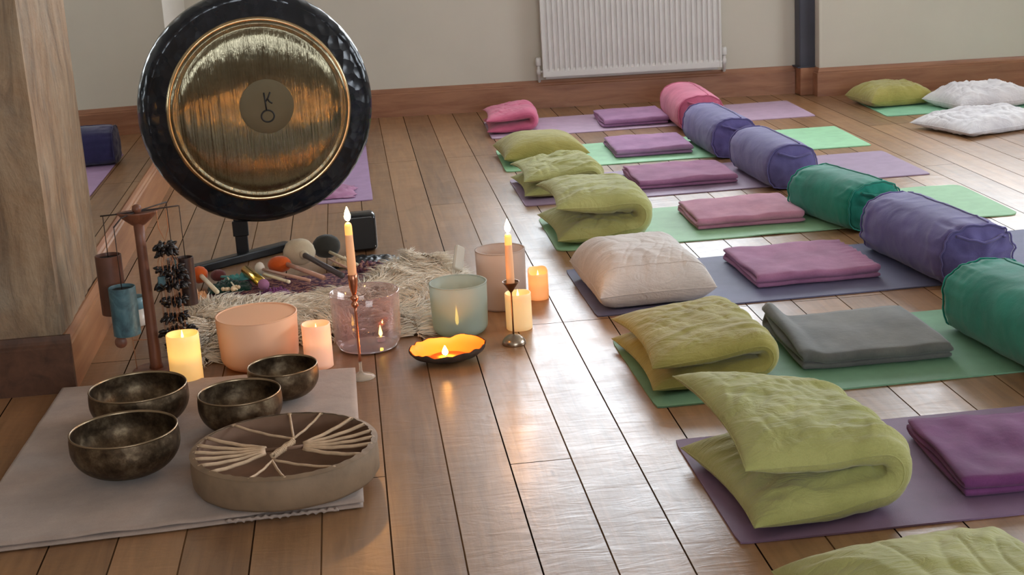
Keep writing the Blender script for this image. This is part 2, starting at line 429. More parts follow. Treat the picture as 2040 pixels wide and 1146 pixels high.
WN = [0]
def window(o, ang, win, thick=.22, panes=(2, 2), portal=True):
    WN[0] += 1; sa, sb, za, zb = win
    root = bpy.data.objects.new('window_%d' % WN[0], None); COL.objects.link(root); root.location = (o[0], o[1], 0); root.rotation_euler = (0,0,ang); struct(root)
    fr = MB(); w = .05
    fr.box(sa, sb, .08, .14, za, za+w).box(sa, sb, .08, .14, zb-w, zb).box(sa, sa+w, .08, .14, za, zb).box(sb-w, sb, .08, .14, za, zb)
    for i in range(1, panes[0]):
        x = sa+(sb-sa)*i/panes[0]; fr.box(x-.02, x+.02, .085, .135, za, zb)
    for i in range(1, panes[1]):
        z = za+(zb-za)*i/panes[1]; fr.box(sa, sb, .085, .135, z-.015, z+.015)
    fr.build('window_frame', M['white_paint'], root, False)
    MB().box(sa+w, sb-w, .108, .112, za+w, zb-w).build('pane', M['pane'], root, False)
    MB().bevel_box(sa-.04, sb+.04, -.04, .08, za-.03, za, .004).build('window_sill', M['white_paint'], root, False)
    if portal:
        l = bpy.data.lights.new('daylight_portal', 'AREA'); l.shape = 'RECTANGLE'; l.size = sb-sa; l.size_y = zb-za
        l.cycles.is_portal = True
        lo = bpy.data.objects.new('daylight_portal', l); COL.objects.link(lo)
        n = Vector((math.sin(ang), -math.cos(ang), 0)); dd = Vector((math.cos(ang), math.sin(ang), 0))
        p = Vector((o[0], o[1], 0))+dd*((sa+sb)/2)-n*(thick+.01)+Vector((0,0,(za+zb)/2))
        lo.location = p; lo.rotation_euler = n.to_track_quat('-Z', 'Y').to_euler()

fl = MB().box(-2.1, 5.9, -3.0, 9.7, -.05, 0).build('floor', M['floor'], None, False); struct(fl)
ce = MB().box(-2.1, 5.9, -3.0, 9.7, CEIL, CEIL+.05).build('ceiling', M['wall_in'], None, False); struct(ce)

# back wall (slightly out of square with the boards)
bd = Vector((1, -.1, 0)).normalized(); bo = (-.96, 9.309)
k = 1/bd.x
WIN1 = (1.80*k, 3.55*k, 1.0, 2.7)
wb, bang = wall_with_window('wall_back', bo, bd, 0, 3.8*k, WIN1); window(bo, bang, WIN1, panes=(3, 2))
bo2 = (2.85, 8.745)
WIN2 = (.55, 1.75, .95, 2.5)
w2, _ = wall_with_window('wall_back_right', bo2, bd, -.02, 2.95, WIN2); window(bo2, bang, WIN2, panes=(2, 2))
# return between the two wall planes
struct(MB().box(2.832, 2.86, 8.745, 9.3, 0, CEIL).build('wall_return', M['wall'], None, False))
# left wall beyond the pier
struct(MB().box(-1.12, -.96, 4.9, 9.55, 0, CEIL).build('wall_left', M['wall_in'], None, False))
# pier standing forward, rough finish
pm = MB(); nx, nzz = 26, 60
def pier_face(P0, P1, n1):
    vs = []; fs = []
    for j in range(nzz+1):
        for i in range(nx+1):
            a = i/nx; p = Vector(P0).lerp(Vector(P1), a)+Vector((0,0,CEIL*j/nzz))
            e = min(a, 1-a)
            off = (.012*nz(p.x*7+p.y*7, 3.1, p.z*3)+.006*nz(p.x*20+p.y*20, 8, p.z*9))*min(1, e*12)
            vs.append(p+Vector(n1)*off)
    for j in range(nzz):
        for i in range(nx): q = j*(nx+1)+i; fs.append((q, q+1, q+nx+2, q+nx+1))
    pm.add(vs, fs)
pier_face((-1.9, 4.255, 0), (-.893, 4.255, 0), (0,-1,0)); pier_face((-.893, 4.255, 0), (-.893, 4.975, 0), (1,0,0)); pier_face((-.893, 4.975, 0), (-1.2, 4.975, 0), (0,1,0))
struct(pm.build('wall_pier', M['pier'], None, True)); auto_smooth(bpy.data.objects['wall_pier'], 50)
struct(MB().box(-2.0, -1.85, -3.0, 4.4, 0, CEIL).build('wall_left_front', M['wall'], None, False))
wf, fa = wall_with_window('wall_front', (5.8, -2.8), (-1, 0), 0, 7.8, (2.4, 5.6, 1.0, 2.4)); window((5.8, -2.8), PI, (2.4, 5.6, 1.0, 2.4), panes=(4, 2))  # window here is unseen, added as fill from behind the camera
wr, ra = wall_with_window('wall_right', (5.7, 8.6), (0, -1), -.6, 11.6, (2.4, 5.6, 1.0, 2.4)); window((5.7, 8.6), -PI/2, (2.4, 5.6, 1.0, 2.4), panes=(4, 2))  # unseen side window, added to fill the room with light

SK = [(0,0), (.022,0), (.022,.138), (.017,.143), (.017,.150), (.012,.158), (.008,.172), (0,.172)]
def skirting(name, pts, mat, zscale=1.0, out=None):
    mb = MB(); prof = [(a, z*zscale) for a, z in SK]
    pts = [Vector((p[0], p[1], 0)) for p in pts]
    path = []
    for i, p in enumerate(pts):
        ds = []
        if i > 0: ds.append((pts[i]-pts[i-1]).normalized())
        if i < len(pts)-1: ds.append((pts[i+1]-pts[i]).normalized())
        ns = [Vector((d.y, -d.x, 0)) for d in ds]; n = sum(ns, Vector())
        if len(ns) == 2: n = n/(1+ns[0].dot(ns[1]))
        path.append((p, n))
    mb.prism(prof, path); o = mb.build(name, mat, None, False); return struct(o)
P0 = Vector((bo[0], bo[1], 0))
def bp(x): return (x, bo[1]-.1*(x-bo[0]))
skirting('baseboard_back', [bp(-.955), bp(2.735)], M['skirt'])
skirting('baseboard_left', [(-.955, 4.98), (-.955, 9.3)], M['skirt_y'], 1.12)
skirting('baseboard_pier', [(-.893, 4.2425), (-.893, 4.975)], M['skirt_y'], 1.0)
skirting('baseboard_pier_front', [(-1.85, 4.25), (-.8705, 4.25)], M['skirt_shade'], 1.0)
skirting('baseboard_back_right', [(2.835, 9.0), (2.835, 8.745), (5.65, 8.745-.1*2.8)], M['skirt'], 1.0)
# boxed base of the steel post
struct(MB().bevel_box(2.735, 2.832, 8.815, 8.98, 0, .168, .004).build('trim_1', M['skirt'], None, False))
tag(MB().bevel_box(2.735, 2.835, 8.83, 8.93, .168, CEIL-.002, .006).box(2.72, 2.84, 8.82, 8.94, .168, .176).build('steel_post', M['steel_post'], None, False),
    'dark blue-grey steel post rising from the skirting to the right of the radiator', 'post')

# wall mirror above the left skirting
t_ = thing('wall_mirror', 'large frameless wall mirror on the left wall above the skirting, behind the gong', 'mirror', (-.955, 6.5, .2))
MB().box(.002, .008, -1.52, 1.57, 0, 2.2).build('mirror_glass', M['mirror'], t_, False)
MB().box(0, .002, -1.51, 1.56, .01, 2.19).build('backing', M['black'], t_, False)

# ------------------------------------------------------------------ radiator
rx0, rx1 = 1.195, 2.262
rr = thing('radiator', 'white ribbed panel radiator fixed on the back wall above the skirting', 'radiator', (bp(rx0)[0], bp(rx0)[1], 0), bang)
RW = (rx1-rx0)*k; RZ0, RZ1 = .205, .82
v = []; f = []; nr = 33; per = RW/nr; xs = []
for i in range(nr):
    for (a, dpt) in ((0, 0), (.30, 0), (.42, .011), (.80, .011), (.92, 0)): xs.append((i*per+a*per, dpt))
xs.append((RW, 0)); zs = [(RZ0, 0), (RZ0+.028, 0), (RZ0+.045, 1), (RZ1-.045, 1), (RZ1-.028, 0), (RZ1, 0)]
for (z, s_) in zs:
    for (x, dpt) in xs: v.append((x, -.104+dpt*s_, z))
n_ = len(xs)
for j in range(len(zs)-1):
    for i in range(n_-1): f.append((j*n_+i, j*n_+i+1, (j+1)*n_+i+1, (j+1)*n_+i))
mb = MB().add(v, f); mb.box(0, RW, -.104, -.088, RZ0-.004, RZ0+.001).box(0, RW, -.104, -.088, RZ1, RZ1+.004)
mesh_obj('front_panel', mb.v, mb.f, M['white_paint'], rr, False)
MB().bevel_box(.005, RW-.005, -.05, -.036, RZ0-.025, RZ1-.01, .004).build('rear_panel', M['white_paint'], rr, False)
for x in (-.012, RW-.003): MB().bevel_box(x, x+.015, -.106, -.03, RZ0-.005, RZ1+.005, .003).build('side_panel', M['white_paint'], rr, False)
tg = MB()
for i in range(40): tg.box(i*RW/40+.004, i*RW/40+.014, -.1, -.036, RZ1, RZ1+.006)
tg.build('top_grille', M['white_paint'], rr, False)
for sx, nm in ((-.035, 'lockshield_valve'), (RW+.03, 'radiator_valve')):
    vb = MB().lathe([(.009, .172), (.009, .215), (.014, .217), (.014, .245), (.010, .25), (.010, .27)], 14, (sx, -.07, 0))
    vb.tube([(sx, -.07, .232), (sx+(.03 if sx < 0 else -.03), -.07, .232)], .009, 10); vv = vb.build(nm, M['white_paint'], rr)
    MB().lathe([(.016, .27), (.018, .275), (.018, .31), (.012, .32)], 14, (sx, -.07, 0)).build('valve_cap', M['white_paint'], vv)
    MB().tube([(sx, -.07, .176), (sx, -.06, .172), (sx, -.002, .172)], .0075, 10).build('pipe', M['white_paint'], rr)
for x in (.15, RW-.15): MB().box(x-.015, x+.015, -.04, -.001, .3, .7).build('bracket', M['white_paint'], rr, False)

# ------------------------------------------------------------------ yoga mats
MAT_T = .005
matspec = [ # x left, y front, angle, length
 (.750, 8.071, -.0231), (.718, 7.080, -.0209), (.710, 6.263, .0014), (.727, 5.410, -.0072), (.724, 4.519, .0154), (.733, 3.640, .015), (.729, 2.788, .0041)]
mat_lab = ['lilac yoga mat nearest the back wall skirting, under the pink folded pillow', 'mint green yoga mat under the olive cushion, second from the back wall',
 'mauve yoga mat under the smaller lime pillow, third from the back wall', 'light green yoga mat with a rounded corner, fourth from the back wall',
 'slate blue yoga mat under the white pillow', 'green yoga mat under the olive folded pillow and the grey blanket', 'purple yoga mat nearest the camera under the big folded lime pillow']
def yoga_mat(x, y, a, mat, label, L=1.83, W=.61, seed=0, group='yoga mats laid out in a row', wav=0.0, rnd=.015):
    v = []; f = []; nx_, ny_ = 90, 16
    def P(i, j, z):
        u = L*i/nx_; w = W*j/ny_
        # rounded corners
        for (cu, cw) in ((0,0), (0,W), (L,0), (L,W)):
            du = abs(u-cu); dw = abs(w-cw)
            if du < rnd and dw < rnd:
                cx = rnd*(1 if cu == 0 else -1)+cu; cy = rnd*(1 if cw == 0 else -1)+cw
                d = Vector((u-cx, w-cy)); m_ = max(abs(d.x), abs(d.y))
                if d.length > 1e-6: d = d*(m_/d.length); u, w = cx+d.x, cy+d.y
        e = min(w, W-w)
        lift = wav*max(0, nz(u*4+seed, seed*3.3, 0))*max(0, 1-e/.05)
        return (u, w+.002*nz(u*3, seed, 1)*(1 if j in (0, ny_) else 0), z+lift)
    for z in (0.0005, MAT_T):
        for j in range(ny_+1):
            for i in range(nx_+1): v.append(P(i, j, z))
    n1 = nx_+1; tot = n1*(ny_+1)
    for j in range(ny_):
        for i in range(nx_):
            q = j*n1+i; f.append((q, q+n1, q+n1+1, q+1)); q += tot; f.append((q, q+1, q+n1+1, q+n1))
    bd_ = [i for i in range(n1)]+[j*n1+nx_ for j in range(1, ny_+1)]+[ny_*n1+i for i in range(nx_-1, -1, -1)]+[j*n1 for j in range(ny_-1, 0, -1)]
    for a_, b_ in zip(bd_, bd_[1:]+bd_[:1]): f.append((a_, b_, b_+tot, a_+tot))
    o = mesh_obj('yoga_mat', v, f, mat, None, False, (x, y, 0)); o.rotation_euler = (0, 0, a)
    return tag(o, label, 'yoga mat', group)
for i, (x, y, a) in enumerate(matspec):
    yoga_mat(x, y, a, M['mat%d' % i], mat_lab[i], seed=i, wav=.010 if i == 3 else .001, rnd=.05 if i == 3 else .012)
yoga_mat(.057, 6.665, PI/2, M['mat7'], 'orchid purple yoga mat lying behind the gong along the mirror wall', L=1.83, W=.645, seed=9, group=None)
yoga_mat(.73, 1.93, .01, M['mat0'], 'lilac yoga mat at the bottom edge of the photo under the cropped lime pillow', seed=11)
yoga_mat(2.92, 7.84, -.06, M['mat8'], 'pale green yoga mat by the right back wall under the heap of pillows', L=1.83, W=.61, seed=12, group=None)

# ------------------------------------------------------------------ pillows
def pillow(label, mat, L, W, T, loc, rz=0, fold=False, seed=0, wr=1.0, open_up=0.0, hem=False, gap=1.0, ears=.06, name='pillow', group=None, z0=MAT_T+.001, tilt=None, shear=0.0, edgepow=4.0, res=1.0):
    """flat pillow LxW (x,y) thickness T; fold=True folds it in half over its +x side (L is the unfolded length)"""
    nu, nv = int(150*res), int(100*res)
    Rf = T*.52; arc = PI*Rf
    rows = []
    def point(u, v_, side):
        # outline: corners stick out, sides draw in
        us = u*(1-ears*(1-v_*v_)*abs(u)**2); vs = v_*(1-ears*(1-u*u)*abs(v_)**2)
        s = us*L/2; y = vs*W/2
        th = T/2*max(0, 1-abs(u)**edgepow)**.5*max(0, 1-abs(v_)**(edgepow if not fold else edgepow*1.25))**.5
        q = Vector((u*L*.5, v_*W*.5, seed*7.3+side*3))
        wx_ = .35*nz(q.x*3.1, q.y*3.1, q.z+20); wy_ = .35*nz(q.x*3.1+9, q.y*3.1, q.z+30)
        w1 = nz(q.x*5+wx_*4, q.y*15+wy_*3+q.x*6, q.z); w2 = nz(q.x*16+wx_*5, q.y*6-q.x*7, q.z+5); w3 = nz(q.x*4.5, q.y*4.5, q.z+9)
        amp = .5+.9*max(0, nz(q.x*3, q.y*3, q.z+40)+.25)
        ridge = (1-min(1, abs(w1)*2.4))**2*amp; ridge2 = (1-min(1, abs(w2)*3))**2*amp
        e = (1-abs(u)**6)*(1-abs(v_)**6)
        radial = nz(math.atan2(v_, u)*7, seed, 2)*max(0, math.hypot(u, v_)-.5)
        th2 = th*(1+.10*w3)+wr*e*(.0066*ridge-.0042*ridge2-.001+.005*nz(q.x*10, q.y*10, q.z+2)+.002*nz(q.x*34, q.y*26, q.z+3))+wr*.012*radial*e
        if not fold:
            return Vector((s, y+shear*s, T*(.46-.16*max(abs(u), abs(v_))**3)+side*th2))
        # bend the centre surface
        if s < -arc/2: c = Vector((s+arc/2, y, T/2)); n = Vector((0,0,1)); dist = -arc/2-s; layer = 0
        elif s > arc/2: c = Vector((-(s-arc/2), y, T/2+2*Rf)); n = Vector((0,0,-1)); dist = s-arc/2; layer = 1
        else:
            ph = (s+arc/2)/Rf; c = Vector((Rf*math.sin(ph), y, T/2+Rf-Rf*math.cos(ph))); n = Vector((-math.sin(ph), 0, math.cos(ph))); dist = 0; layer = .5
            th2 *= .86+.14*abs(s)/(arc/2)
        inner = side > 0
        if inner and layer != .5: th2 = min(th2, T*.5*gap)
        # puckers running into the fold
        puck = math.exp(-dist/.09)*(.006*wr)*nz(y*34, seed, 4)*(1-abs(v_)**8)
        p = c+n*(side*(th2+puck))
        if layer == 0:
            p.z -= .10*dist*0; 
        if layer == 1:
            p.z += open_up*(dist-.9*dist*dist)*(1 if not shear else (.15+1.0*max(0, y/W+.5)))
            p.z -= .05*max(0, dist-.02)*(1 if open_up <= 0 else 0)
            p.y += shear*dist
        ed = max(abs(u), abs(v_))**3
        rp = min(1, dist/.14); rp = rp*rp*(3-2*rp)
        if layer == 0: p.z -= T*.20*ed*rp
        elif layer == 1: p.z -= T*.16*abs(v_)**3*rp
        return p
    v = []; f = []
    for side in (1, -1):
        for j in range(nv+1):
            for i in range(nu+1):
                # denser near edges
                u = -math.cos(PI*i/nu); v_ = -math.cos(PI*j/nv)
                u = u*.55+.45*(2*i/nu-1); v_ = v_*.55+.45*(2*j/nv-1)
                p = point(u, v_, side); v.append(p)
    n1 = nu+1; tot = n1*(nv+1)
    for j in range(nv):
        for i in range(nu):
            q = j*n1+i; a_ = (q, q+1, q+n1+1, q+n1); b_ = tuple(x+tot for x in (q, q+n1, q+n1+1, q+1)); f.append(a_); f.append(b_)
    # gravity: flatten against the mat
    zmin = 0
    for p in v:
        if p.z < .006: p.z = max(.0005, .006-(.006-p.z)*.12)
    root = thing(name, label, 'pillow', (loc[0], loc[1], z0), rz, group)
    if tilt: root.rotation_euler = (tilt[0], tilt[1], rz)
    o = mesh_obj('cover', v, f, mat, root, True)
    # piped seam around the outline
    pts = []
    N = 60
    for k_ in range(N): pts.append((-1+2*k_/N, -1))
    for k_ in range(N): pts.append((1, -1+2*k_/N))
    for k_ in range(N): pts.append((1-2*k_/N, 1))
    for k_ in range(N+1): pts.append((-1, 1-2*k_/N))
    sp = [point(a*.999, b*.999, 0) for a, b in pts]
    for p in sp: p.z = max(p.z, .004)
    MB().tube(sp, .0018, 6, cap=False).build('seam', mat, root)
    if hem:
        hp = [point(-.9+1.8*i/60, -.80, 1)+Vector((0,0,.001)) for i in range(61)]
        MB().tube(hp, .0016, 5).build('hem', mat, root)
    return root

PG = 'pillows at the head of each mat'
pillow('pink folded pillow on the lilac mat nearest the back wall', M['pinkfab'], .58, .46, .064, (.985, 8.39), -.05, True, 1, .7, group=PG)
pillow('plain olive green cushion lying flat on the mint mat', M['olive'], .43, .44, .140, (.93, 7.39), .03, False, 2, .35, group=PG, edgepow=2.6)
pillow('smaller lime green folded pillow on the mauve mat, partly hidden by the pillow before it', M['lime'], .72, .46, .070, (1.02, 6.60), .02, True, 3, 1.0, group=PG)
pillow('lime green folded pillow with swirling creases on the light green mat', M['lime'], .76, .49, .096, (1.03, 5.70), .03, True, 4, 1.2, open_up=.10, group=PG)
pillow('white plump pillow in a hemmed case on the slate blue mat', M['white_cotton'], .39, .51, .172, (.925, 4.80), .04, False, 5, .6, hem=True, group=PG, edgepow=5.0)
pillow('olive green folded pillow beside the grey blanket on the green mat', M['olive'], .73, .49, .070, (1.035, 3.97), .05, True, 6, 1.0, group=PG, edgepow=5)
pillow('big lime green folded pillow with its upper flap lifted, on the purple mat', M['lime'], .75, .48, .094, (1.035, 3.06), .10, True, 7, 1.3, open_up=.26, shear=.16, group=PG, edgepow=4.5)
pillow('cropped lime green pillow at the bottom edge of the photo', M['lime'], .50, .55, .13, (1.01, 2.32), .1, False, 8, 1.1, group=PG)
# heap by the right back wall
pillow('olive pillow at the back of the heap by the right wall', M['olive'], .40, .36, .13, (3.10, 8.27), .1, False, 20, 1.2, group=None)
pillow('white crinkled pillow lying on the pale green mat by the right wall', M['plastic_wrap'], .50, .38, .13, (3.50, 7.95), .2, False, 21, 2.0, group=None, z0=MAT_T+.001)
pillow('white crinkled pillow lying on bare boards in front of the pale green mat', M['plastic_wrap'], .58, .46, .10, (3.24, 7.30), .3, False, 22, 2.4, group=None, z0=.001)

# ------------------------------------------------------------------ folded blankets
def blanket(label, mat, Lx, Wy, T, loc, rz=0, seed=0, layers=3, wav=1.0, lift=None, fringe=False, group='folded blankets in the middle of each mat', z0=MAT_T+.001):
    """one cloth folded back and forth; folds show along the front"""
    t = T/layers; path = []; rad = t*.5
    h = Wy/2
    for k_ in range(layers):
        z = t*(k_+.5); d = 1 if k_ % 2 == 0 else -1
        inset = .004+.006*abs(nz(k_*3.1, seed, 5))*(k_+1)
        n_ = 26
        for i in range(n_+1): path.append((d*(-h+inset+(2*h-2*inset)*i/n_), z, 'l'))
        if k_ < layers-1:
            for a in (30, 60, 90, 120, 150):
                aa = math.radians(a); path.append((d*(h-inset+rad*math.sin(aa)), z+rad-rad*math.cos(aa), 'f'))
    nx_ = 70; v = []; f = []; n1 = nx_+1
    hp = t*.44
    for side in (1, -1):
        for (idx, (py, pz, kd)) in enumerate(path):
            a = path[max(0, idx-1)]; b = path[min(len(path)-1, idx+1)]
            ty, tz = b[0]-a[0], b[1]-a[1]; ln = math.hypot(ty, tz) or 1; ny_, nz_ = -tz/ln, ty/ln
            for i in range(n1):
                u = i/nx_; x = -Lx/2+Lx*u
                lay = pz/T
                ex = .012*nz(py*5, seed, pz*60+3)*(1 if i in (0, nx_) else 0)+(.010*nz(seed, int(pz/t), 3))*(2*u-1)
                edge = 1-max(0, 1-min(u, 1-u)/.02)*.5
                w = wav*(.012*nz(x*5+seed*2, py*4, 1)+.005*nz(x*16, py*9, seed))*lay**1.3
                wy = .008*wav*nz(x*7, seed+3, pz*30)
                p = Vector((x+ex, py+ny_*hp*side*edge+wy, pz+nz_*hp*side*edge+w+.002))
                if lift:
                    lx, amt, width = lift
                    dd = max(0, 1-abs(u-lx)/width); dd = dd*dd*(3-2*dd)
                    back = max(0, (py+h)/(2*h)); p.z += amt*dd*back*lay**.5+amt*.25*dd*lay; p.y += .03*dd*lay
                if fringe and lay > .5:
                    fr = max(0, (u-.80)/.20); p.z += .007*math.sin(py*150)*fr*(1 if fr < .95 else .3)
                p.z = max(p.z, .0004+.0004*side)
                v.append(p)
    m_ = len(path); tot = m_*n1
    for j in range(m_-1):
        for i in range(nx_):
            q = j*n1+i; f.append((q, q+1, q+n1+1, q+n1)); q += tot; f.append((q, q+n1, q+n1+1, q+1))
    for i in range(nx_):
        for j in (0, m_-1): q = j*n1+i; f.append((q, q+tot, q+tot+1, q+1) if j == 0 else (q, q+1, q+tot+1, q+tot))
    for j in range(m_-1):
        for i in (0, nx_): q = j*n1+i; f.append((q, q+n1, q+n1+tot, q+tot) if i == 0 else (q, q+tot, q+n1+tot, q+n1))
    o = mesh_obj('folded_blanket', v, f, mat, None, True, (loc[0], loc[1], z0)); o.rotation_euler = (0, 0, rz)
    return tag(o, label, 'blanket', group)
blanket('folded mauve blanket on the lilac mat nearest the back wall', M['orchid'], .37, .40, .045, (1.58, 8.33), -.03, 1, wav=.5)
blanket('folded orchid blanket on the mint green mat', M['orchid'], .39, .40, .042, (1.485, 7.39), -.03, 2, wav=.9)
blanket('folded plum blanket on the mauve mat, third from the back wall', M['plum'], .45, .39, .040, (1.465, 6.59), .0, 3, wav=1.3)
blanket('folded rose blanket on the light green mat before the teal bolster', M['rose'], .43, .36, .047, (1.52, 5.73), -.02, 4, wav=1.0)
blanket('folded plum blanket with a ribbed gathered edge on the slate blue mat', M['plum'], .43, .40, .047, (1.505, 4.87), .02, 5, wav=1.2, fringe=True)
blanket('folded grey marl blanket with a raised corner on the green mat', M['greyfleece'], .43, .39, .048, (1.40, 4.0), .0, 6, wav=.7, lift=(.04, .038, .13))
blanket('folded deep purple blanket at the right edge on the purple mat', M['purple_f'], .45, .38, .047, (1.495, 3.07), -.05, 7, wav=1.6)
# crumpled plum shawl on the mat behind the gong
v = []; f = []
for j in range(25):
    for i in range(37):
        u, w = i/36*2-1, j/24*2-1; r_ = max(0, 1-(u*u*.9+w*w*.9))
        z = .05*r_**.6*(.5+abs(nz(u*5, w*5, 3)))+.002
        v.append((u*.20*(1+.15*nz(u*3, w*3, 8)), w*.14*(1+.2*nz(u*4, w*2, 5)), z))
for j in range(24):
    for i in range(36): q = j*37+i; f.append((q, q+1, q+38, q+37))
so = mesh_obj('shawl', v, f, M['plum'], None, True, (-.22, 6.87, MAT_T+.001)); sm_ = so.modifiers.new('s', 'SOLIDIFY'); sm_.thickness = .002; sm_.offset = 1
tag(so, 'crumpled plum shawl on the orchid mat, peeping out beside the gong rim', 'shawl')

# ------------------------------------------------------------------ bolsters
def bolster(label, mat, loc, rz=0, L=.66, a=.132, b=.112, seed=0, wr=1.0, group='bolsters across the foot of each mat', z0=MAT_T+.001, sag=0.0):
    root = thing('bolster', label, 'bolster', (loc[0], loc[1], z0), rz, group)
    nu, nv = 90, 84
    prof = []   # (y, scale)
    for i in range(9): tt = i/9; prof.append((-L/2-.012*(1-tt**2)-.002, .06+.80*tt))
    for i in range(7): tt = i/6; an = tt*PI/2; prof.append((-L/2+.03*(1-math.cos(an)), .88+.12*math.sin(an)))
    nmid = 60
    for i in range(1, nmid): prof.append((-L/2+.03+(L-.06)*i/nmid, 1.0))
    prof += [(-y, s_) for y, s_ in reversed(prof[:16])]
    def P(y, sc, ang, extra=0.0):
        c, s_ = math.cos(ang), math.sin(ang); e = 2/2.5
        x = a*math.copysign(abs(c)**e, c); z = b*math.copysign(abs(s_)**e, s_)
        t_ = y/(L/2)
        end = max(0, abs(t_)-.45)/.55
        fold = wr*(.0035*nz(math.cos(ang)*2.2, math.sin(ang)*2.2, y*12+seed*5)+.010*end*nz(math.cos(ang)*6, math.sin(ang)*6, math.copysign(1, y)*4+y*2+seed)+.006*(1-min(1, abs(nz(y*11+seed, math.cos(ang)*1.4, math.sin(ang)*1.4))*3.5))**2*(.3+.7*end))
        k_ = (sc*(1-.05*end*end)+(extra+fold)/a*min(1, sc*1.2))
        x *= k_; z *= k_
        capw = 0
        if sc < .87: capw = wr*.010*nz(math.cos(ang)*sc*3, math.sin(ang)*sc*3, seed+2)
        zz = b+z-sag*(1-t_*t_)
        if zz < .03: zz = .03-(.03-zz)*.35
        zz -= .0185
        return Vector((x, y+capw*(1 if y < 0 else -1), max(zz, .0005)))
    v = []; f = []
    for (y, sc) in prof:
        for k_ in range(nv): v.append(P(y, sc, 2*PI*k_/nv))
    m_ = len(prof)
    for i in range(m_-1):
        for k_ in range(nv): f.append((i*nv+k_, (i+1)*nv+k_, (i+1)*nv+(k_+1) % nv, i*nv+(k_+1) % nv))
    f.append(tuple(range(nv))); f.append(tuple((m_-1)*nv+k_ for k_ in range(nv-1, -1, -1)))
    mesh_obj('cover', v, f, mat, root, True)
    for sgn in (-1, 1):
        ring = [P(sgn*(L/2-.003), .955, 2*PI*i/80, .004) for i in range(81)]
        MB().tube(ring, .0032, 6, cap=False).build('piping', mat, root)
    sm = [P(-L/2+.02+(L-.04)*i/50, 1.0, PI*.42, .0015) for i in range(51)]
    MB().tube(sm, .0032, 6).build('zip_seam', mat, root)
    # carry strap lying on the near end
    st = [P(-L/2-.004-.006*math.sin(PI*i/24), .86-.36*abs(math.sin(PI*i/24)), PI*.22+PI*.50*i/24, 0)+Vector((0,-.008,0)) for i in range(25)]
    MB().tube(st, .005, 6).build('strap', mat, root)
    return root
bolster('pink bolster on the lilac mat, farthest of the row, against the violet one', M['pinkfab'], (1.880, 8.09), -.04, seed=1, wr=.35, L=.58, b=.108)
bolster('violet bolster on the mint green mat right before the pink one', M['violet'], (1.828, 7.26), .03, seed=2, wr=.5, L=.56, a=.120, b=.108)
bolster('violet bolster with a ridge seam on the mauve mat behind the teal one', M['violet'], (1.866, 6.45), .05, seed=3, wr=.4, L=.55, a=.120, b=.108)
bolster('teal green bolster on the light green mat between two violet ones', M['teal'], (1.893, 5.545), .24, seed=4, wr=.7, a=.126, b=.104, L=.44)
bolster('large wrinkled violet bolster on the slate blue mat', M['violet'], (1.955, 4.785), .12, seed=5, wr=1.1, a=.140, b=.112, L=.58)
bolster('teal green bolster cut off by the right edge on the green mat', M['teal'], (1.855, 3.79), .10, seed=6, wr=.9, a=.145, b=.114, L=.58)
bolster('dark blue bolster lying across the far end of the orchid mat, seen in the mirror', M['navy'], (-.27, 8.22), PI/2, L=.66, seed=7, wr=.8, group=None)

# ------------------------------------------------------------------ gong and stand
GX, GY, GZ = -.352, 5.60, .607
gy = math.radians(11)
g = thing('gong', 'large round hammered bronze gong with a broad black rim and small central glyph', 'gong', (GX, GY, GZ))
g.rotation_euler = (0, 0, gy)
def disc(prof, name, mat, parent, n=160, cap=False):
    mb = MB().lathe(prof, n, (0,0,0), False, cap, axis=(0,-1,0)); return auto_smooth(mb.build(name, mat, parent), 50)
disc([(.0005, .0985), (.100, .0985), (.16, .098), (.22, .096), (.27, .0925), (.293, .090), (.30, .0865), (.308, .0868), (.315, .0895), (.322, .089), (.327, .083)], 'hammered_face', M['gong'], g)
disc([(.100, .0985), (.100, .1000), (.098, .1005), (.05, .1010), (.0005, .1010)], 'centre_disc', M['gong_disc'], g, 96, True).location = (.022, 0, .014)
disc([(.327, .083), (.331, .0845), (.335, .084), (.338, .080), (.341, .074)], 'polished_ring', M['gong_ring'], g)
disc([(.341, .074), (.350, .071), (.375, .062), (.398, .050), (.402, .049), (.408, .049), (.420, .040), (.431, .024), (.4355, .005), (.436, -.03), (.433, -.034), (.430, -.03), (.427, .0), (.40, .04), (.341, .069), (.33, .078), (.1, .094), (.0005, .094)], 'black_rim', M['gong_rim'], g, 200)
for k_ in range(60):
    pass
# glyph: a K standing on a ring
gl = MB(); yy = -.1012
gl.tube([(.017*math.cos(2*PI*i/40)+.000, yy, -.022+.0155*math.sin(2*PI*i/40)) for i in range(41)], .0024, 6, cap=False)
gl.tube([(-.002, yy, -.0065), (-.003, yy, .014), (-.005, yy, .041)], .0024, 6)
gl.tube([(-.002, yy, .018), (.005, yy, .027), (.012, yy, .041)], .0024, 6)
gl.tube([(.003, yy, .024), (.008, yy, .016), (.015, yy, .011)], .0024, 6)
gl.v = [(x*1.38+.022, y, (z-.004)*1.38+.014) for x, y, z in gl.v]
gl.build('glyph', M['ink'], g)
# hanging cords through two holes near the top of the rim
for sx in (-.12, .12): MB().tube([(sx, -.03, .40), (sx*.95, .0, .44), (sx*.8, .05, .452), (sx*.6, .075, .44)], .004, 8).build('cord', M['black'], g)

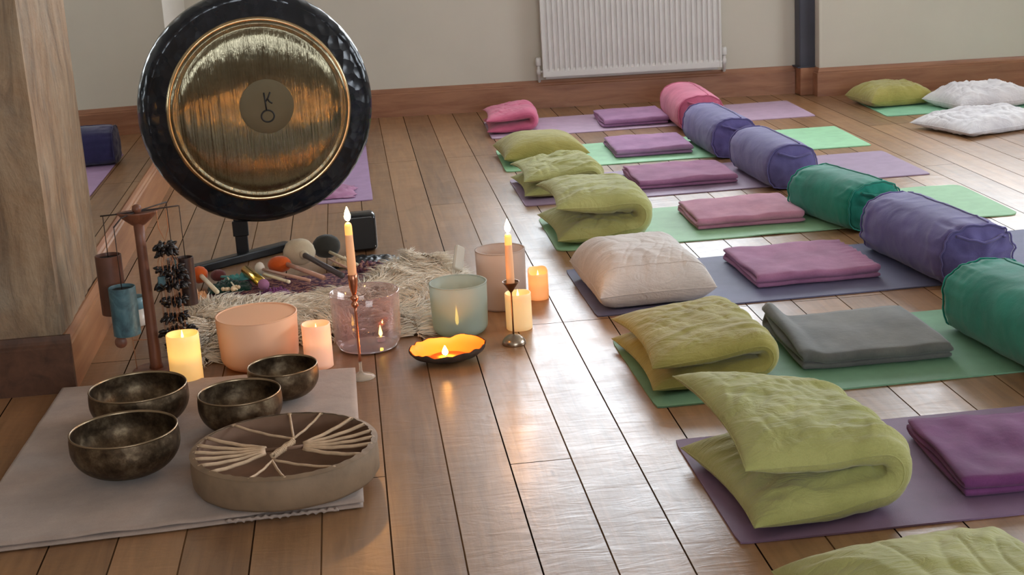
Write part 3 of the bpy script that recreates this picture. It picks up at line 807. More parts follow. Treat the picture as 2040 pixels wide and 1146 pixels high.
s_ = thing('gong_stand', 'black metal stand holding the gong, with a foot bar on the floor', 'stand', (-.47, 5.66, 0))
MB().bevel_box(-.024, .024, .030, .045, .015, 1.0, .003).build('pole', M['black'], s_, False)
fb = MB().bevel_box(-.34, .22, -.026, .022, .0, .034, .006).build('foot_bar', M['black'], s_, False); fb.rotation_euler = (0, 0, math.radians(39)); fb.location = (0, .03, 0)
MB().tube([(.0, .045, .985), (.118, .07, 1.06), (.236, .07, 1.06)], .010, 10).build('hook_arm', M['black'], s_)
MB().bevel_box(-.030, .030, .024, .050, .10, .16, .003).build('collar', M['black'], s_, False)
MB().tube([(.02, .045, .45), (.06, .02, .45)], .008, 8).build('rest_peg', M['black'], s_)

# ------------------------------------------------------------------ black speaker
sp = thing('portable_speaker', 'black rounded box speaker standing on the floor behind the lit copper candlestick', 'speaker', (-.005, 5.70, 0), .1)
v = []; f = []
def rrect(w, h_, r_, n_=6):
    out = []
    for (cx, cz, a0) in ((w-r_, h_-r_, 0), (-w+r_, h_-r_, 90), (-w+r_, -h_+r_, 180), (w-r_, -h_+r_, 270)):
        for i in range(n_+1): an = math.radians(a0+90*i/n_); out.append((cx+r_*math.cos(an), cz+r_*math.sin(an)))
    return out
secs = [(-.036, .82), (-.034, .88), (-.026, .95), (-.012, 1.0), (.025, 1.0), (.04, .97), (.048, .9)]
for (y, sc) in secs:
    for (x, z) in rrect(.058, .076, .018): v.append((x*sc, y, .078+z*sc))
n_ = 28
for i in range(len(secs)-1):
    for k_ in range(n_): f.append((i*n_+k_, i*n_+(k_+1) % n_, (i+1)*n_+(k_+1) % n_, (i+1)*n_+k_))
f.append(tuple(range(n_-1, -1, -1))); f.append(tuple((len(secs)-1)*n_+k_ for k_ in range(n_)))
auto_smooth(mesh_obj('case', v, f, M['black_plastic'], sp, True), 40)
v = [(x*.86, -.0385, .078+z*.86) for (x, z) in rrect(.054, .072, .016)]+[(x*.86, -.035, .078+z*.86) for (x, z) in rrect(.054, .072, .016)]
mesh_obj('grille', v, [tuple(range(27, -1, -1))]+[(k_, (k_+1) % 28, 28+(k_+1) % 28, 28+k_) for k_ in range(28)], M['ink'], sp, False)
MB().ball((.045, -.034, .022), .004, 12).build('power_light', M['chrome'], sp)

# ------------------------------------------------------------------ sheepskin
poly = [(-.545,4.40), (-.60,4.6), (-.63,4.88), (-.57,5.02), (-.42,5.0), (-.3,4.96), (-.12,5.0), (.0,5.10), (.06,5.25), (.18,5.38), (.30,5.28), (.36,5.02), (.355,4.85), (.31,4.67), (.20,4.62), (.165,4.48), (.13,4.48), (.10,4.58), (-.02,4.60), (-.12,4.55), (-.2,4.53), (-.35,4.53), (-.45,4.49), (-.50,4.40)]
def inside(x, y, P=poly):
    c = False; j = len(P)-1
    for i in range(len(P)):
        if (P[i][1] > y) != (P[j][1] > y) and x < (P[j][0]-P[i][0])*(y-P[i][1])/(P[j][1]-P[i][1])+P[i][0]: c = not c
        j = i
    return c
def edge_d(x, y, P=poly):
    m_ = 9
    for i in range(len(P)):
        a = Vector(P[i]); b = Vector(P[(i+1) % len(P)]); ab = b-a; t_ = max(0, min(1, (Vector((x, y))-a).dot(ab)/ab.length_squared)); m_ = min(m_, (a+ab*t_-Vector((x, y))).length)
    return m_
def fur_h(x, y):
    return .030+.022*(.5+.5*nz(x*6, y*6, 2))+.055*math.exp(-((x-.20)**2+(y-5.24)**2)/.010)+.02*math.exp(-((x-.07)**2+(y-5.12)**2)/.004)
sk = thing('sheepskin_rug', 'shaggy cream sheepskin rug lying behind the crystal bowls', 'rug')
gv = {}; v = []; f = []; st_ = .02
X0, Y0 = -.68, 4.3
for j in range(60):
    for i in range(58):
        x, y = X0+i*st_, Y0+j*st_
        if inside(x, y):
            gv[(i, j)] = len(v); e = edge_d(x, y); v.append((x, y, fur_h(x, y)*min(1, e/.05)*.75+.003))
for (i, j), q in list(gv.items()):
    if (i+1, j) in gv and (i, j+1) in gv and (i+1, j+1) in gv: f.append((q, gv[(i+1, j)], gv[(i+1, j+1)], gv[(i, j+1)]))
mesh_obj('hide', v, f, M['hide'], sk, True)
v = []; f = []; cnt = 0
rnd = random.Random(3)
while cnt < 17000:
    x = rnd.uniform(-.66, .38); y = rnd.uniform(4.34, 5.4)
    if not inside(x, y): continue
    e = edge_d(x, y); cnt += 1
    base = Vector((x, y, fur_h(x, y)*min(1, e/.05)*.7))
    cxx, cyy = round(x/.022)*.022, round(y/.022)*.022; an = 2.2*nz(x*4, y*4, 7)*PI+1.6*nz(cxx*31, cyy*31, 4)-.9
    out = Vector((math.cos(an), math.sin(an), 0))
    if e < .035:   # hang outwards at the rim
        g_ = Vector((edge_d(x+.004, y)-e, edge_d(x, y+.004)-e, 0))
        if g_.length > 0: out = (out*.5-g_.normalized()).normalized()
    Ln = rnd.uniform(.045, .085); stand = rnd.uniform(.35, .95) if e > .03 else rnd.uniform(.0, .35)
    w = rnd.uniform(.0018, .0042); side = Vector((-out.y, out.x, 0)); jit = side*rnd.uniform(-.35, .35)
    ps = []
    for s_i in range(4):
        tt = s_i/3; q = base+(out+jit*tt)*Ln*tt*(.5+.5*tt)+Vector((0,0,Ln*stand*(tt-.55*tt*tt))); q.z = max(q.z, .002); ps.append(q)
    n0 = len(v)
    for s_i, q in enumerate(ps[:3]):
        ww = w*(1, .8, .45)[s_i]; v += [tuple(q+side*ww), tuple(q-side*ww), tuple(q+Vector((0,0,ww))+out*ww*.3)]
    v.append(tuple(ps[3]))
    for s_i in range(2):
        a = n0+s_i*3
        for k_ in range(3): f.append((a+k_, a+(k_+1) % 3, a+3+(k_+1) % 3, a+3+k_))
    a = n0+6
    for k_ in range(3): f.append((a+k_, a+(k_+1) % 3, n0+9))
fo = mesh_obj('fleece', v, f, M['wool'], sk, True); fo['kind'] = 'stuff'

# ------------------------------------------------------------------ crystal singing bowls
def crystal_bowl(label, loc, R, Ht, mat, wall=.004, corner=.03, base_mat=None, name='crystal_singing_bowl', lid=False):
    root = thing(name, label, 'singing bowl', (*loc, .0005), 0, None)
    prof = [(.0005, 0), (R*.55, 0)]
    for i in range(1, 9): a = PI/2*i/8; prof.append((R*.96-corner+corner*math.sin(a), corner-corner*math.cos(a)))
    prof += [(R*.985, Ht*.55), (R, Ht-.002), (R-wall*.4, Ht+.0005), (R-wall, Ht-.001), (R*.985-wall, Ht*.55)]
    for i in range(8, 0, -1): a = PI/2*i/8; prof.append((R*.96-corner+(corner-wall)*math.sin(a), corner-(corner-wall)*math.cos(a)))
    prof += [(R*.5, wall), (.0005, wall)]
    auto_smooth(MB().lathe(prof, 72, cap0=False, cap1=False).build('bowl', mat, root), 60)
    if base_mat: MB().lathe([(.0005, wall+.0006), (R*.82, wall+.0008), (R*.84, wall+.004), (R*.8, wall+.0042), (.0005, wall+.003)], 64, cap0=False, cap1=False).build('rosy_base', base_mat, root)
    if lid: MB().lathe([(.0005, Ht-.0035), (R-wall-.0004, Ht-.0035), (R-wall-.0004, Ht-.0015), (.0005, Ht-.0015)], 64, cap0=False, cap1=False).build('flat_top', mat, root, False)
    MB().lathe([(R-wall-.0005, Ht-.0015), (R+.0008, Ht-.0015), (R+.0009, Ht+.001), (R-wall-.0005, Ht+.0012), (R-wall-.0005, Ht-.0015)], 72, cap0=False, cap1=False).build('rim', mat, root)
    return root
crystal_bowl('peach frosted crystal singing bowl in front of the sheepskin', (-.340, 4.345), .122, .158, M['peach'], corner=.035, lid=True)
crystal_bowl('clear iridescent glass singing bowl behind the copper candlestick', (-.012, 4.415), .107, .180, M['clearglass'], corner=.04, base_mat=M['clearbase'])
crystal_bowl('pale teal frosted crystal singing bowl right of the sheepskin', (.282, 4.488), .091, .165, M['blueglass'], corner=.03)
crystal_bowl('tall white frosted crystal singing bowl behind the silver candlestick', (.445, 4.745), .083, .197, M['frostglass'], corner=.012)
def led_flame(label, x, y, z, h):  # glowing stand-ins added where the bowls mirror candle flames
    o = MB().lathe([(.0005, 0), (.0042, .004), (.0062, h*.25), (.0045, h*.5), (.002, h*.8), (.0004, h)], 14, cap0=False, cap1=False).build('flame', M['ledflame'])
    r_ = thing('reflection_tealight', label, 'candle', (x, y, z)); o.parent = r_; o.location = (0, 0, .016)
    MB().lathe([(.0005, 0), (.013, 0), (.014, .002), (.013, .015), (.0005, .016)], 20, cap0=False, cap1=False).build('body', M['clearbase'], r_)
led_flame('added tealight imitating a yellow flame reflection inside the clear glass bowl', .028, 4.435, .01, .036)
led_flame('added tealight imitating a tall yellow flame reflection inside the teal bowl', .272, 4.49, .01, .06)

# ------------------------------------------------------------------ pillar candles
def glow_wax(name, body, glow, st, h, lo, hi):
    t = NT(name); t.set(Base_Color=lin(body), Roughness=.45)
    tc = t.node('ShaderNodeTexCoord'); spx = t.node('ShaderNodeSeparateXYZ'); t.link(tc.outputs['Object'], spx.inputs[0])
    r = t.ramp(t.math('DIVIDE', spx.outputs['Z'], h), [(0, (lo,)*3+(1,)), (.45, (lo+.15,)*3+(1,)), (.62, (hi,)*3+(1,)), (1, (hi*.7,)*3+(1,))])
    t.b.inputs['Emission Color'].default_value = lin(glow); t.link(t.math('MULTIPLY', r, st), t.b.inputs['Emission Strength'])
    t.b.inputs['Subsurface Weight'].default_value = .3; t.b.inputs['Subsurface Radius'].default_value = (.02, .01, .005); t.b.inputs['Subsurface Scale'].default_value = .3
    return t.m
def pillar(label, loc, R, Ht, mat, slant=0.0, dip=.02, rz=0, z=.0005, glow_top=None):
    root = thing('pillar_candle', label, 'candle', (*loc, z), rz, 'flameless pillar candles')
    n = 48; v = []; f = []
    prof = [(.0005, 0), (R-.002, 0), (R, .002)]+[(R, Ht*i/8) for i in range(1, 8)]+[(R, Ht-.002), (R-.0015, Ht), (R-.004, Ht-.0005), (R-.006, Ht-dip), (R*.4, Ht-dip-.003), (.0005, Ht-dip-.003)]
    for (r_, zz) in prof:
        for k_ in range(n):
            a = 2*PI*k_/n; w = (slant*math.sin(a)+.003*math.sin(3*a)*(1 if slant else .25))*max(0, (zz-Ht*.8)/(Ht*.2)) if zz > Ht*.8 and r_ > R-.005 else 0
            v.append((r_*math.cos(a), r_*math.sin(a), zz+w))
    for i in range(len(prof)-1):
        for k_ in range(n): f.append((i*n+k_, i*n+(k_+1) % n, (i+1)*n+(k_+1) % n, (i+1)*n+k_))
    mesh_obj('wax', v, f, mat, root, True)
    MB().lathe([(.0005, 0), (.003, .002), (.004, .008), (.0015, .02), (.0003, .026)], 12, (0, 0, Ht-dip-.003), False, False).build('led_flame', M['ledflame'], root)
    return root
pillar('cream yellow pillar candle glowing beside the chime stand, behind the bronze bowls', (-.547, 4.21), .0475, .155, glow_wax('cream glowing wax', (240,214,160), (255,184,84), .42, .155, .30, 1.0), dip=.012)
pillar('pinkish pillar candle between the peach bowl and the clear glass bowl', (-.163, 4.265), .043, .135, glow_wax('pink glowing wax', (242,204,184), (255,160,100), .30, .135, .28, .9), dip=.024)
pillar('cream pillar candle directly behind the silver candlestick', (.468, 4.475), .0415, .118, glow_wax('ivory glowing wax', (238,214,170), (255,190,110), .24, .118, .5, .7), dip=.012)
pillar('orange glowing pillar candle right of the white frosted bowl, farthest back', (.574, 4.80), .034, .098, glow_wax('orange glowing wax', (244,196,150), (255,150,70), .42, .098, .45, .9), slant=.010, dip=.022)

# ------------------------------------------------------------------ tall candlesticks
def taper(root, z0, h, r0=.0125, r1=.0105):
    c = MB().lathe([(r0*.8, z0), (r0, z0+.002), (r0*.98, z0+h*.4), (r1+.0005, z0+h*.78)], 20, cap1=False).build('taper_candle', M['candle'], root)
    MB().lathe([(r1+.0005, z0+h*.78), (r1, z0+h-.012), (r1*.88, z0+h-.006), (r1*.6, z0+h-.002), (r1*.2, z0+h)], 20, cap0=False).build('glowing_tip', M['candle_tip'], c)
    MB().tube([(0,0,z0+h-.002), (.0005,0,z0+h+.009)], .0008, 6).build('wick', M['wick'], c)
def flame_mesh(parent, z, h=.042, r=.0092, x=0, y=0):
    MB().lathe([(.0004, 0), (r*.55, h*.06), (r*.92, h*.2), (r, h*.34), (r*.8, h*.55), (r*.45, h*.78), (.0004, h)], 18, (x, y, z), False, False).build('flame', M['flame'], parent)
cs = thing('candlestick', 'tall rose copper candlestick on a clear glass foot holding a lit taper, beside the towel', 'candlestick', (-.040, 4.125, 0))
MB().lathe([(.0005, .004), (.035, .003), (.040, .001), (.0405, 0), (.041, .002), (.037, .0055), (.018, .0095), (.007, .015), (.0045, .024), (.0045, .05)], 48, cap0=False).build('foot', M['stemglass'], cs)
MB().lathe([(.0045, .048), (.0038, .07), (.0036, .20), (.0045, .215)], 20).build('stem', M['copper'], cs)
MB().lathe([(.0045, .212), (.010, .218), (.0115, .224), (.007, .230), (.0065, .233), (.012, .239), (.0125, .244), (.007, .250), (.006, .252)], 28).build('knop', M['copper'], cs)
MB().lathe([(.006, .250), (.0075, .258), (.0125, .275), (.0135, .295), (.0142, .312), (.0135, .3125), (.0130, .300), (.004, .296)], 28).build('cup', M['copper'], cs)
taper(cs, .300, .165); flame_mesh(cs, .468)
cs2 = thing('candlestick', 'shorter silver candlestick with a domed base and a conical cup holding a lit taper', 'candlestick', (.432, 4.318, 0))
MB().lathe([(.036, 0), (.037, .002), (.0355, .010), (.030, .019), (.020, .027), (.010, .031), (.004, .033)], 40).build('domed_base', M['silver'], cs2)
MB().lathe([(.0032, .032), (.0026, .05), (.0026, .160), (.0035, .166)], 14).build('stem', M['bronze_stem'], cs2)
MB().lathe([(.0035, .165), (.007, .170), (.015, .182), (.0245, .196), (.0265, .199), (.0245, .1985), (.015, .188), (.010, .186), (.010, .199), (.0085, .199), (.0085, .184), (.0005, .184)], 36, cap1=False).build('cup', M['bronze_stem'], cs2)
taper(cs2, .187, .163); flame_mesh(cs2, .352)

# ------------------------------------------------------------------ coconut shell candle
sh = thing('shell_candle', 'jagged-rimmed shell bowl with orange inside given an added glow and a burning wick', 'candle', (.222, 4.21, .0005))
def shell_surf(name, ro, mat, inner):
    v = []; f = []; n = 96; m_ = 14
    for i in range(m_+1):
        t_ = i/m_
        for k_ in range(n):
            a = 2*PI*k_/n
            hgt = .046+.010*math.sin(a*1+.4)+.0045*nz(math.cos(a)*3.5, math.sin(a)*3.5, 3)*2+.004*nz(a*5, 1, 2)
            rx_, ry_ = .116, .075
            q = math.sin(t_*PI/2)**.85; z = hgt*(1-math.cos(t_*PI/2))**1.0
            kk = 1-ro/ .1
            v.append((rx_*q*kk*math.cos(a)*(1+.04*nz(a*2, 7)), ry_*q*kk*math.sin(a)*(1+.05*nz(a*2, 9)), z+ro*(1-t_)))
    for i in range(m_):
        for k_ in range(n):
            q = (i*n+k_, i*n+(k_+1) % n, (i+1)*n+(k_+1) % n, (i+1)*n+k_); f.append(q if inner else q[::-1])
    return mesh_obj(name, v, f, mat, sh, True)
shell_surf('shell', 0, M['shell_out'], False); shell_surf('glow_lining', .0032, M['shell_glow'], True)
MB().lathe([(.0005, .0135), (.052, .014), (.053, .016), (.0005, .0165)], 40, cap0=False, cap1=False).build('wax', M['shell_glow'], sh).scale = (1.0, .75, 1)
MB().tube([(-.01, -.02, .015), (-.01, -.02, .024)], .0008, 6).build('wick', M['wick'], sh)
flame_mesh(sh, .024, .030, .009, -.01, -.02)

# ------------------------------------------------------------------ folded towel
v = []; f = []
def towel_poly(u, w):
    a = Vector((-.915, 4.235)); b = Vector((-.058, 4.175)); c = Vector((-.052, 3.17)); d = Vector((-.96, 3.115))
    return (a*(1-u)+b*u)*(1-w)+(d*(1-u)+c*u)*w
tw = thing('folded_towel', 'folded mauve grey towel on the boards under the bronze bowls and the drum', 'towel')
for lay in range(2):
    v = []; f = []; nu, nv = 90, 90; zt = .010*(lay+1)
    for side in (1, 0):
        for j in range(nv+1):
            for i in range(nu+1):
                u, w = i/nu, j/nv; sc = 1-.004*lay
                p = towel_poly(.5+(u-.5)*sc, .5+(w-.5)*(sc-.006*lay))
                ed = min(u, 1-u, w, 1-w)
                wob = .010*nz(u*5, lay*3, 2)*(w > .92)+.006*nz(w*6, lay, 5)*(u > .95)
                z = zt-.0095*(1-side)+.002*nz(u*9, w*9, lay)*side+.001
                r_ = max(0, 1-ed/.008); z = z-(side*2-1)*.0035*r_*r_
                if w > .93: z += .012*max(0, nz(u*7, 3, 1))*(w-.93)/.07*lay
                v.append((p.x+(.004*lay), p.y+wob*.4, max(z, .0006)))
    n1 = nu+1; tot = n1*(nv+1)
    for j in range(nv):
        for i in range(nu):
            q = j*n1+i; f.append((q, q+1, q+n1+1, q+n1)[::-1]); q += tot; f.append((q, q+1, q+n1+1, q+n1))
    bd_ = [i for i in range(n1)]+[j*n1+nu for j in range(1, nv+1)]+[nv*n1+i for i in range(nu-1, -1, -1)]+[j*n1 for j in range(nv-1, 0, -1)]
    for a_, b_ in zip(bd_, bd_[1:]+bd_[:1]): f.append((a_, b_, b_+tot, a_+tot))
    mesh_obj('towel_layer', v, f, M['towel'], tw, True)
hm = [Vector((-.36+.25*i/40, 3.148+.008*i/40, .012+.002*math.sin(i*1.9))) for i in range(41)]
MB().tube(hm, [.004+.0018*math.sin(i*2.4) for i in range(41)], 8).build('ribbed_hem', M['towel'], tw)

# ------------------------------------------------------------------ bronze singing bowls
TZ = .0252
def bronze_bowl(label, x, y, R, Ht, foot=.5):
    root = thing('bronze_singing_bowl', label, 'singing bowl', (x, y, TZ), 0, 'bronze singing bowls on the towel')
    outp = [(.0005, 0), (R*foot*.7, .0015)]
    for i in range(1, 13):
        a = PI/2*i/12; outp.append((R*foot*.7+(R*1.0-R*foot*.7)*math.sin(a)**.9, .0015+(Ht*.66)*(1-math.cos(a))**.9))
    outp += [(R*.995, Ht*.85), (R*.98, Ht-.004)]
    inn = [(R*.955, Ht-.004), (R*.965, Ht*.85)]
    for i in range(12, 0, -1):
        a = PI/2*i/12; inn.append((R*foot*.7+(R*.97-R*foot*.7)*math.sin(a)**.9, .006+(Ht*.66)*(1-math.cos(a))**.9))
    inn += [(R*foot*.6, .0055), (.0005, .0055)]
    auto_smooth(MB().lathe(outp+inn, 80, cap0=False, cap1=False).build('bowl', M['bowl'], root), 60)
    MB().lathe([(R*.953, Ht-.004), (R*.983, Ht-.004), (R*.986, Ht-.001), (R*.975, Ht+.001), (R*.958, Ht+.0005), (R*.953, Ht-.004)], 80, cap0=False, cap1=False).build('lip', simple('worn bronze lip', (150,130,104), .35, .9) if 'lip' not in M else M['lip'], root)
    return root
M['lip'] = simple('worn bronze lip', (150,130,104), .35, .9)
bronze_bowl('wide dark bronze singing bowl at the back left of the towel', -.628, 3.82, .131, .108)
bronze_bowl('wide dark bronze singing bowl at the front left of the towel', -.620, 3.485, .133, .112)
bronze_bowl('mid-size bronze singing bowl with a paler side, in the middle right behind the drum', -.356, 3.725, .110, .100, .62)
bronze_bowl('smallest dark bronze singing bowl, at the back right of the towel by the pink candle', -.252, 3.945, .098, .092, .5)

# ------------------------------------------------------------------ frame drum, laced side up
dr = thing('frame_drum', 'rawhide frame drum lying laced side up on the front of the towel', 'drum', (-.229, 3.352, TZ))
DR, DH = .2215, .083
n = 120; v = []; f = []
prof = [(.0005, .0), (DR-.02, 0), (DR-.006, .003), (DR, .012), (DR+.001, DH*.5), (DR, DH-.004), (DR-.004, DH), (DR-.010, DH-.002), (DR-.011, DH*.5), (DR-.012, .006), (.0005, .004)]
for (r_, z) in prof:
    for k_ in range(n):
        a = 2*PI*k_/n; rr_ = r_+(.002*nz(a*5, z*40, 3) if r_ > .15 else 0); v.append((rr_*math.cos(a), rr_*math.sin(a), z+(.0015*nz(a*8, 2) if z > DH*.8 else 0)))
for i in range(len(prof)-1):
    for k_ in range(n): f.append((i*n+k_, i*n+(k_+1) % n, (i+1)*n+(k_+1) % n, (i+1)*n+k_))
mi = []
for i in range(len(prof)-1): mi += [0 if i < 7 else 1]*n
mesh_obj('frame', v, f, None, dr, True, mats=[M['rawhide'], M['drum_in']], midx=mi)
# folded-over scalloped hide edge
sc_ = []
v = []; f = []
for k_ in range(240):
    a = 2*PI*k_/240; w = .0125+.003*nz(a*14, 3)+.0015*math.sin(a*37)
    v += [((DR+.0015)*math.cos(a), (DR+.0015)*math.sin(a), DH-.002), ((DR-w)*math.cos(a), (DR-w)*math.sin(a), DH+.0028)]
for k_ in range(240): q = 2*k_; r_ = 2*((k_+1) % 240); f.append((q, r_, r_+1, q+1))
mesh_obj('hide_edge', v, f, M['rawhide'], dr, True)
# lacing: fan cords to four pulls, bound in an X around the centre
cz = DH-.012
angs_L = [154, 168, 180, 192, 205, 220]; angs_R = [-32, -14, -2, 10, 24, 40]
angs_T = [66, 88, 128]; angs_B = [250, 272, 304]
def rimp(deg): a = math.radians(deg); return Vector(((DR-.011)*math.cos(a), (DR-.011)*math.sin(a), DH-.001))
nl = Vector((-.045, .002, cz)); nrr = Vector((.045, .004, cz)); nt = Vector((.020, .040, cz)); nb = Vector((-.026, -.045, cz))
for angs, nd in ((angs_L, nl), (angs_R, nrr), (angs_T, nt), (angs_B, nb)):
    for d_ in angs:
        p = rimp(d_); q = nd+Vector((0, (p.y-nd.y)*.16, 0)); wv = [p+(q-p)*(i/12)+Vector((0,0,.0006*math.sin(i*1.5)-.004*math.sin(PI*i/12))) for i in range(13)]
        MB().tube(wv, .0046 if nd in (nl, nrr) else .0032, 7).build('lacing_cord', M['cord'], dr)
MB().tube([nl, Vector((0, .003, cz-.002)), nrr], .005, 8).build('cross_strap', M['drum_in'], dr)
for a_, b_ in ((nt, nb),):
    hx = []; 
    for i in range(70):
        t_ = i/69; c_ = a_.lerp(b_, t_); dirn = (b_-a_).normalized(); sd = dirn.cross(Vector((0,0,1))); an = i*1.3
        hx.append(c_+sd*.006*math.cos(an)+Vector((0,0,.006*math.sin(an)+.001)))
    MB().tube(hx, .0036, 6).build('bound_handle', M['cord'], dr)
for d_ in angs_L+angs_R+angs_T+angs_B:
    p = rimp(d_); MB().ball(p, .0055, 10, (1.2, 1, .6)).build('knot', M['cord'], dr)

# ------------------------------------------------------------------ chime stand and chimes
CY = 4.35
cst = thing('chime_stand', 'turned wooden stand with wire arms holding hanging chimes, at the left by the pier', 'stand', (-.652, CY, 0))
MB().lathe([(.0005, 0), (.070, 0), (.074, .003), (.073, .010), (.066, .015), (.02, .017), (.0005, .017)], 48, cap0=False, cap1=False).build('base_disc', M['chime_wood'], cst)
MB().lathe([(.022, .014), (.018, .03), (.0165, .20), (.015, .40), (.0155, .468)], 24).build('post', M['chime_wood'], cst)
# carved shallow saddle and knob on top
v = []; f = []; n = 40
prof = [(.0005, .455), (.016, .458), (.024, .466), (.036, .478), (.046, .492), (.050, .4965), (.046, .498), (.030, .495), (.0005, .494)]
for (r_, z) in prof:
    for k_ in range(n): a = 2*PI*k_/n; v.append((r_*1.25*math.cos(a), r_*.7*math.sin(a), z+.0008*math.cos(2*a)*(r_/.05)))
for i in range(len(prof)-1):
    for k_ in range(n): f.append((i*n+k_, i*n+(k_+1) % n, (i+1)*n+(k_+1) % n, (i+1)*n+k_))
mesh_obj('saddle', v, f, M['chime_wood'], cst, True)
MB().lathe([(.004, .49), (.012, .497), (.0145, .505), (.0125, .515), (.006, .519), (.0005, .5195)], 22, cap1=False).build('knob', M['chime_wood'], cst)
MB().tube([(-.104, -.018, .496), (-.05, -.01, .4965), (.0, 0, .498), (.06, .01, .500), (.118, .02, .502)], .0022, 8).build('cross_arm', M['wire'], cst)
MB().tube([(-.053, -.115, .480), (-.04, -.05, .492), (.0, .0, .4985), (.04, .05, .50), (.075, .10, .50)], .0022, 8).build('cross_arm', M['wire'], cst)
MB().tube([(-.062, .01, .16), (-.058, .0, .016)], .0013, 6).build('support_wire', M['twine'], cst)
MB().tube([(-.062, .008, .105), (-.01, .0, .105)], .0013, 6).build('support_wire', M['twine'], cst)
for x in (-.035, -.012, .02, .035): MB().ball((x, -.012+.2*x, .488), .0035, 10).build('brass_pin', M['gold'], cst)

def chime(label, x, y, ztop, zbot, R, mat, zarm, clapper=None, holes=False, name='hanging_chime'):
    root = thing(name, label, 'wind chime', (x, y, zbot))
    h = ztop-zbot
    auto_smooth(MB().lathe([(R-.002, 0), (R, .001), (R, h-.001), (R-.001, h), (R-.003, h), (R-.0035, h-.002), (R-.0035, .002), (R-.002, 0)], 40, cap0=False, cap1=False).build('tube', mat, root), 40)
    MB().lathe([(.0005, h-.012), (R-.0036, h-.012), (R-.0036, h-.010), (.0005, h-.010)], 32, cap0=False, cap1=False).build('inner_plate', M['ink'], root)
    MB().tube([(0, 0, h-.011), (0, 0, (zarm-zbot)*.75), (.0, 0, zarm-zbot)], .0014, 6).build('cord', M['wire'], root)
    if clapper:
        MB().tube([(clapper[0]*.3, 0, h-.012), (clapper[0], 0, clapper[1])], .0008, 5).build('clapper_cord', M['twine'], root)
        MB().lathe([(.0005, -.002), (.017, -.002), (.018, 0), (.017, .002), (.0005, .002)], 28, (0,0,0), False, False, axis=(0,-1,.15)).build('clapper', M['chime_wood'], root).location = (clapper[0], 0, clapper[1]-.016)
    return root
chime('plain brown cylindrical chime hanging at the left of the stand', -.749, 4.335, .378, .199, .038, M['bamboo'], .495)
chime('blue marbled cylindrical chime hanging in front with a round clapper', -.705, 4.235, .304, .160, .039, M['patina'], .481, clapper=(-.022, -.006))
chime('dark brown cylindrical chime hanging at the right behind the seed pods', -.532, 4.37, .345, .199, .024, simple('dark bamboo', (52,34,30), .4), .503)
chime('small blue cylindrical chime hanging behind the seed pods', -.578, 4.45, .325, .268, .022, M['patina'], .500)
# seed pod shaker
sd = thing('seed_pod_shaker', 'hanging bunch of black seed pods on tan twine, right of the wooden post', 'shaker', (-.578, 4.32, .05))
rnd = random.Random(5)
tb = MB(); tb.tube([(-.016, .01, .45), (-.014, 0, .40), (.0, 0, .36), (.014, 0, .40), (.012, .01, .45)], .0016, 6)
for q in range(16):
    a = 2*PI*q/16; rr_ = .018+.012*(q % 2); tb.tube([(0, 0, .355), (rr_*math.cos(a), rr_*math.sin(a), .30), (rr_*1.1*math.cos(a), rr_*1.1*math.sin(a), .03+.01*(q % 4))], .0008, 4)
tb.build('twine', M['twine'], sd)
def pods(z, R, n, size, dx=0):
    mb = MB()
    for q in range(n):
        a = 2*PI*q/n+rnd.uniform(-.3, .3); r_ = R*rnd.uniform(.55, 1.15); L_ = size*rnd.uniform(1.0, 1.7)
        c = Vector((dx+r_*math.cos(a), r_*math.sin(a), z+rnd.uniform(-.008, .008)))
        d = Vector((math.cos(a)*rnd.uniform(.5, 1.2), math.sin(a), rnd.uniform(-.9, .9))).normalized()
        pts = [c-d*L_*.5, c-d*L_*.3+Vector((0,0,.002)), c+Vector((0,0,.003)), c+d*L_*.35, c+d*L_*.5]
        mb.tube(pts, [.0012, L_*.17, L_*.24, L_*.15, .0008], 7)
    mb.build('pod_cluster', M['seed'], sd)
pods(.34, .024, 34, .020, -.002); pods(.325, .026, 26, .020)
pods(.272, .034, 30, .021, .006); pods(.225, .038, 34, .021, .004); pods(.175, .036, 32, .021, .006)
pods(.125, .034, 32, .020, .003); pods(.082, .044, 36, .022, .010); pods(.035, .026, 22, .02, -.004); pods(.25, .030, 20, .02, .018)
MB().bevel_box(-.030, -.008, -.035, -.022, .232, .262, .003).build('blue_tag', M['patina'], sd, False)
# cup glimpsed behind the post
cu = thing('ceramic_cup', 'small white and blue cup half hidden behind the wooden chime post', 'cup', (-.775, 4.90, 0))
MB().lathe([(.0005, 0), (.028, 0), (.030, .004), (.031, .06), (.029, .06), (.027, .006), (.0005, .005)], 32, cap0=False, cap1=False).build('body', M['ceramic'], cu)
MB().lathe([(.0312, .06), (.034, .063), (.034, .098), (.030, .10), (.026, .099), (.026, .062)], 32, cap0=False, cap1=False).build('blue_top', M['blueceramic'], cu)

# ------------------------------------------------------------------ mallets and small instruments on a cloth roll
v = []; f = []
for j in range(31):
    for i in range(71):
        u, w = i/70, j/30
        x = -.56+.62*u; y = 5.06+.27*w+.10*max(0, u-.5)+.03*nz(u*4, 2)*(1 if w in (0, 1) else .5)
        z = .004+.020*min(1, min(u, 1-u)*12, min(w, 1-w)*9)*(.7+.5*abs(nz(u*7, w*3, 3)))
        v.append((x, y, z))
for j in range(30):
    for i in range(70): q = j*71+i; f.append((q, q+1, q+72, q+71))
cl = mesh_obj('instrument_roll', v, f, M['pattern'], None, True); cl.modifiers.new('s', 'SOLIDIFY').thickness = .003
cl.modifiers['s'].offset = -1
tag(cl, 'patterned purple cloth roll spread under the mallets between the gong stand and sheepskin', 'cloth')

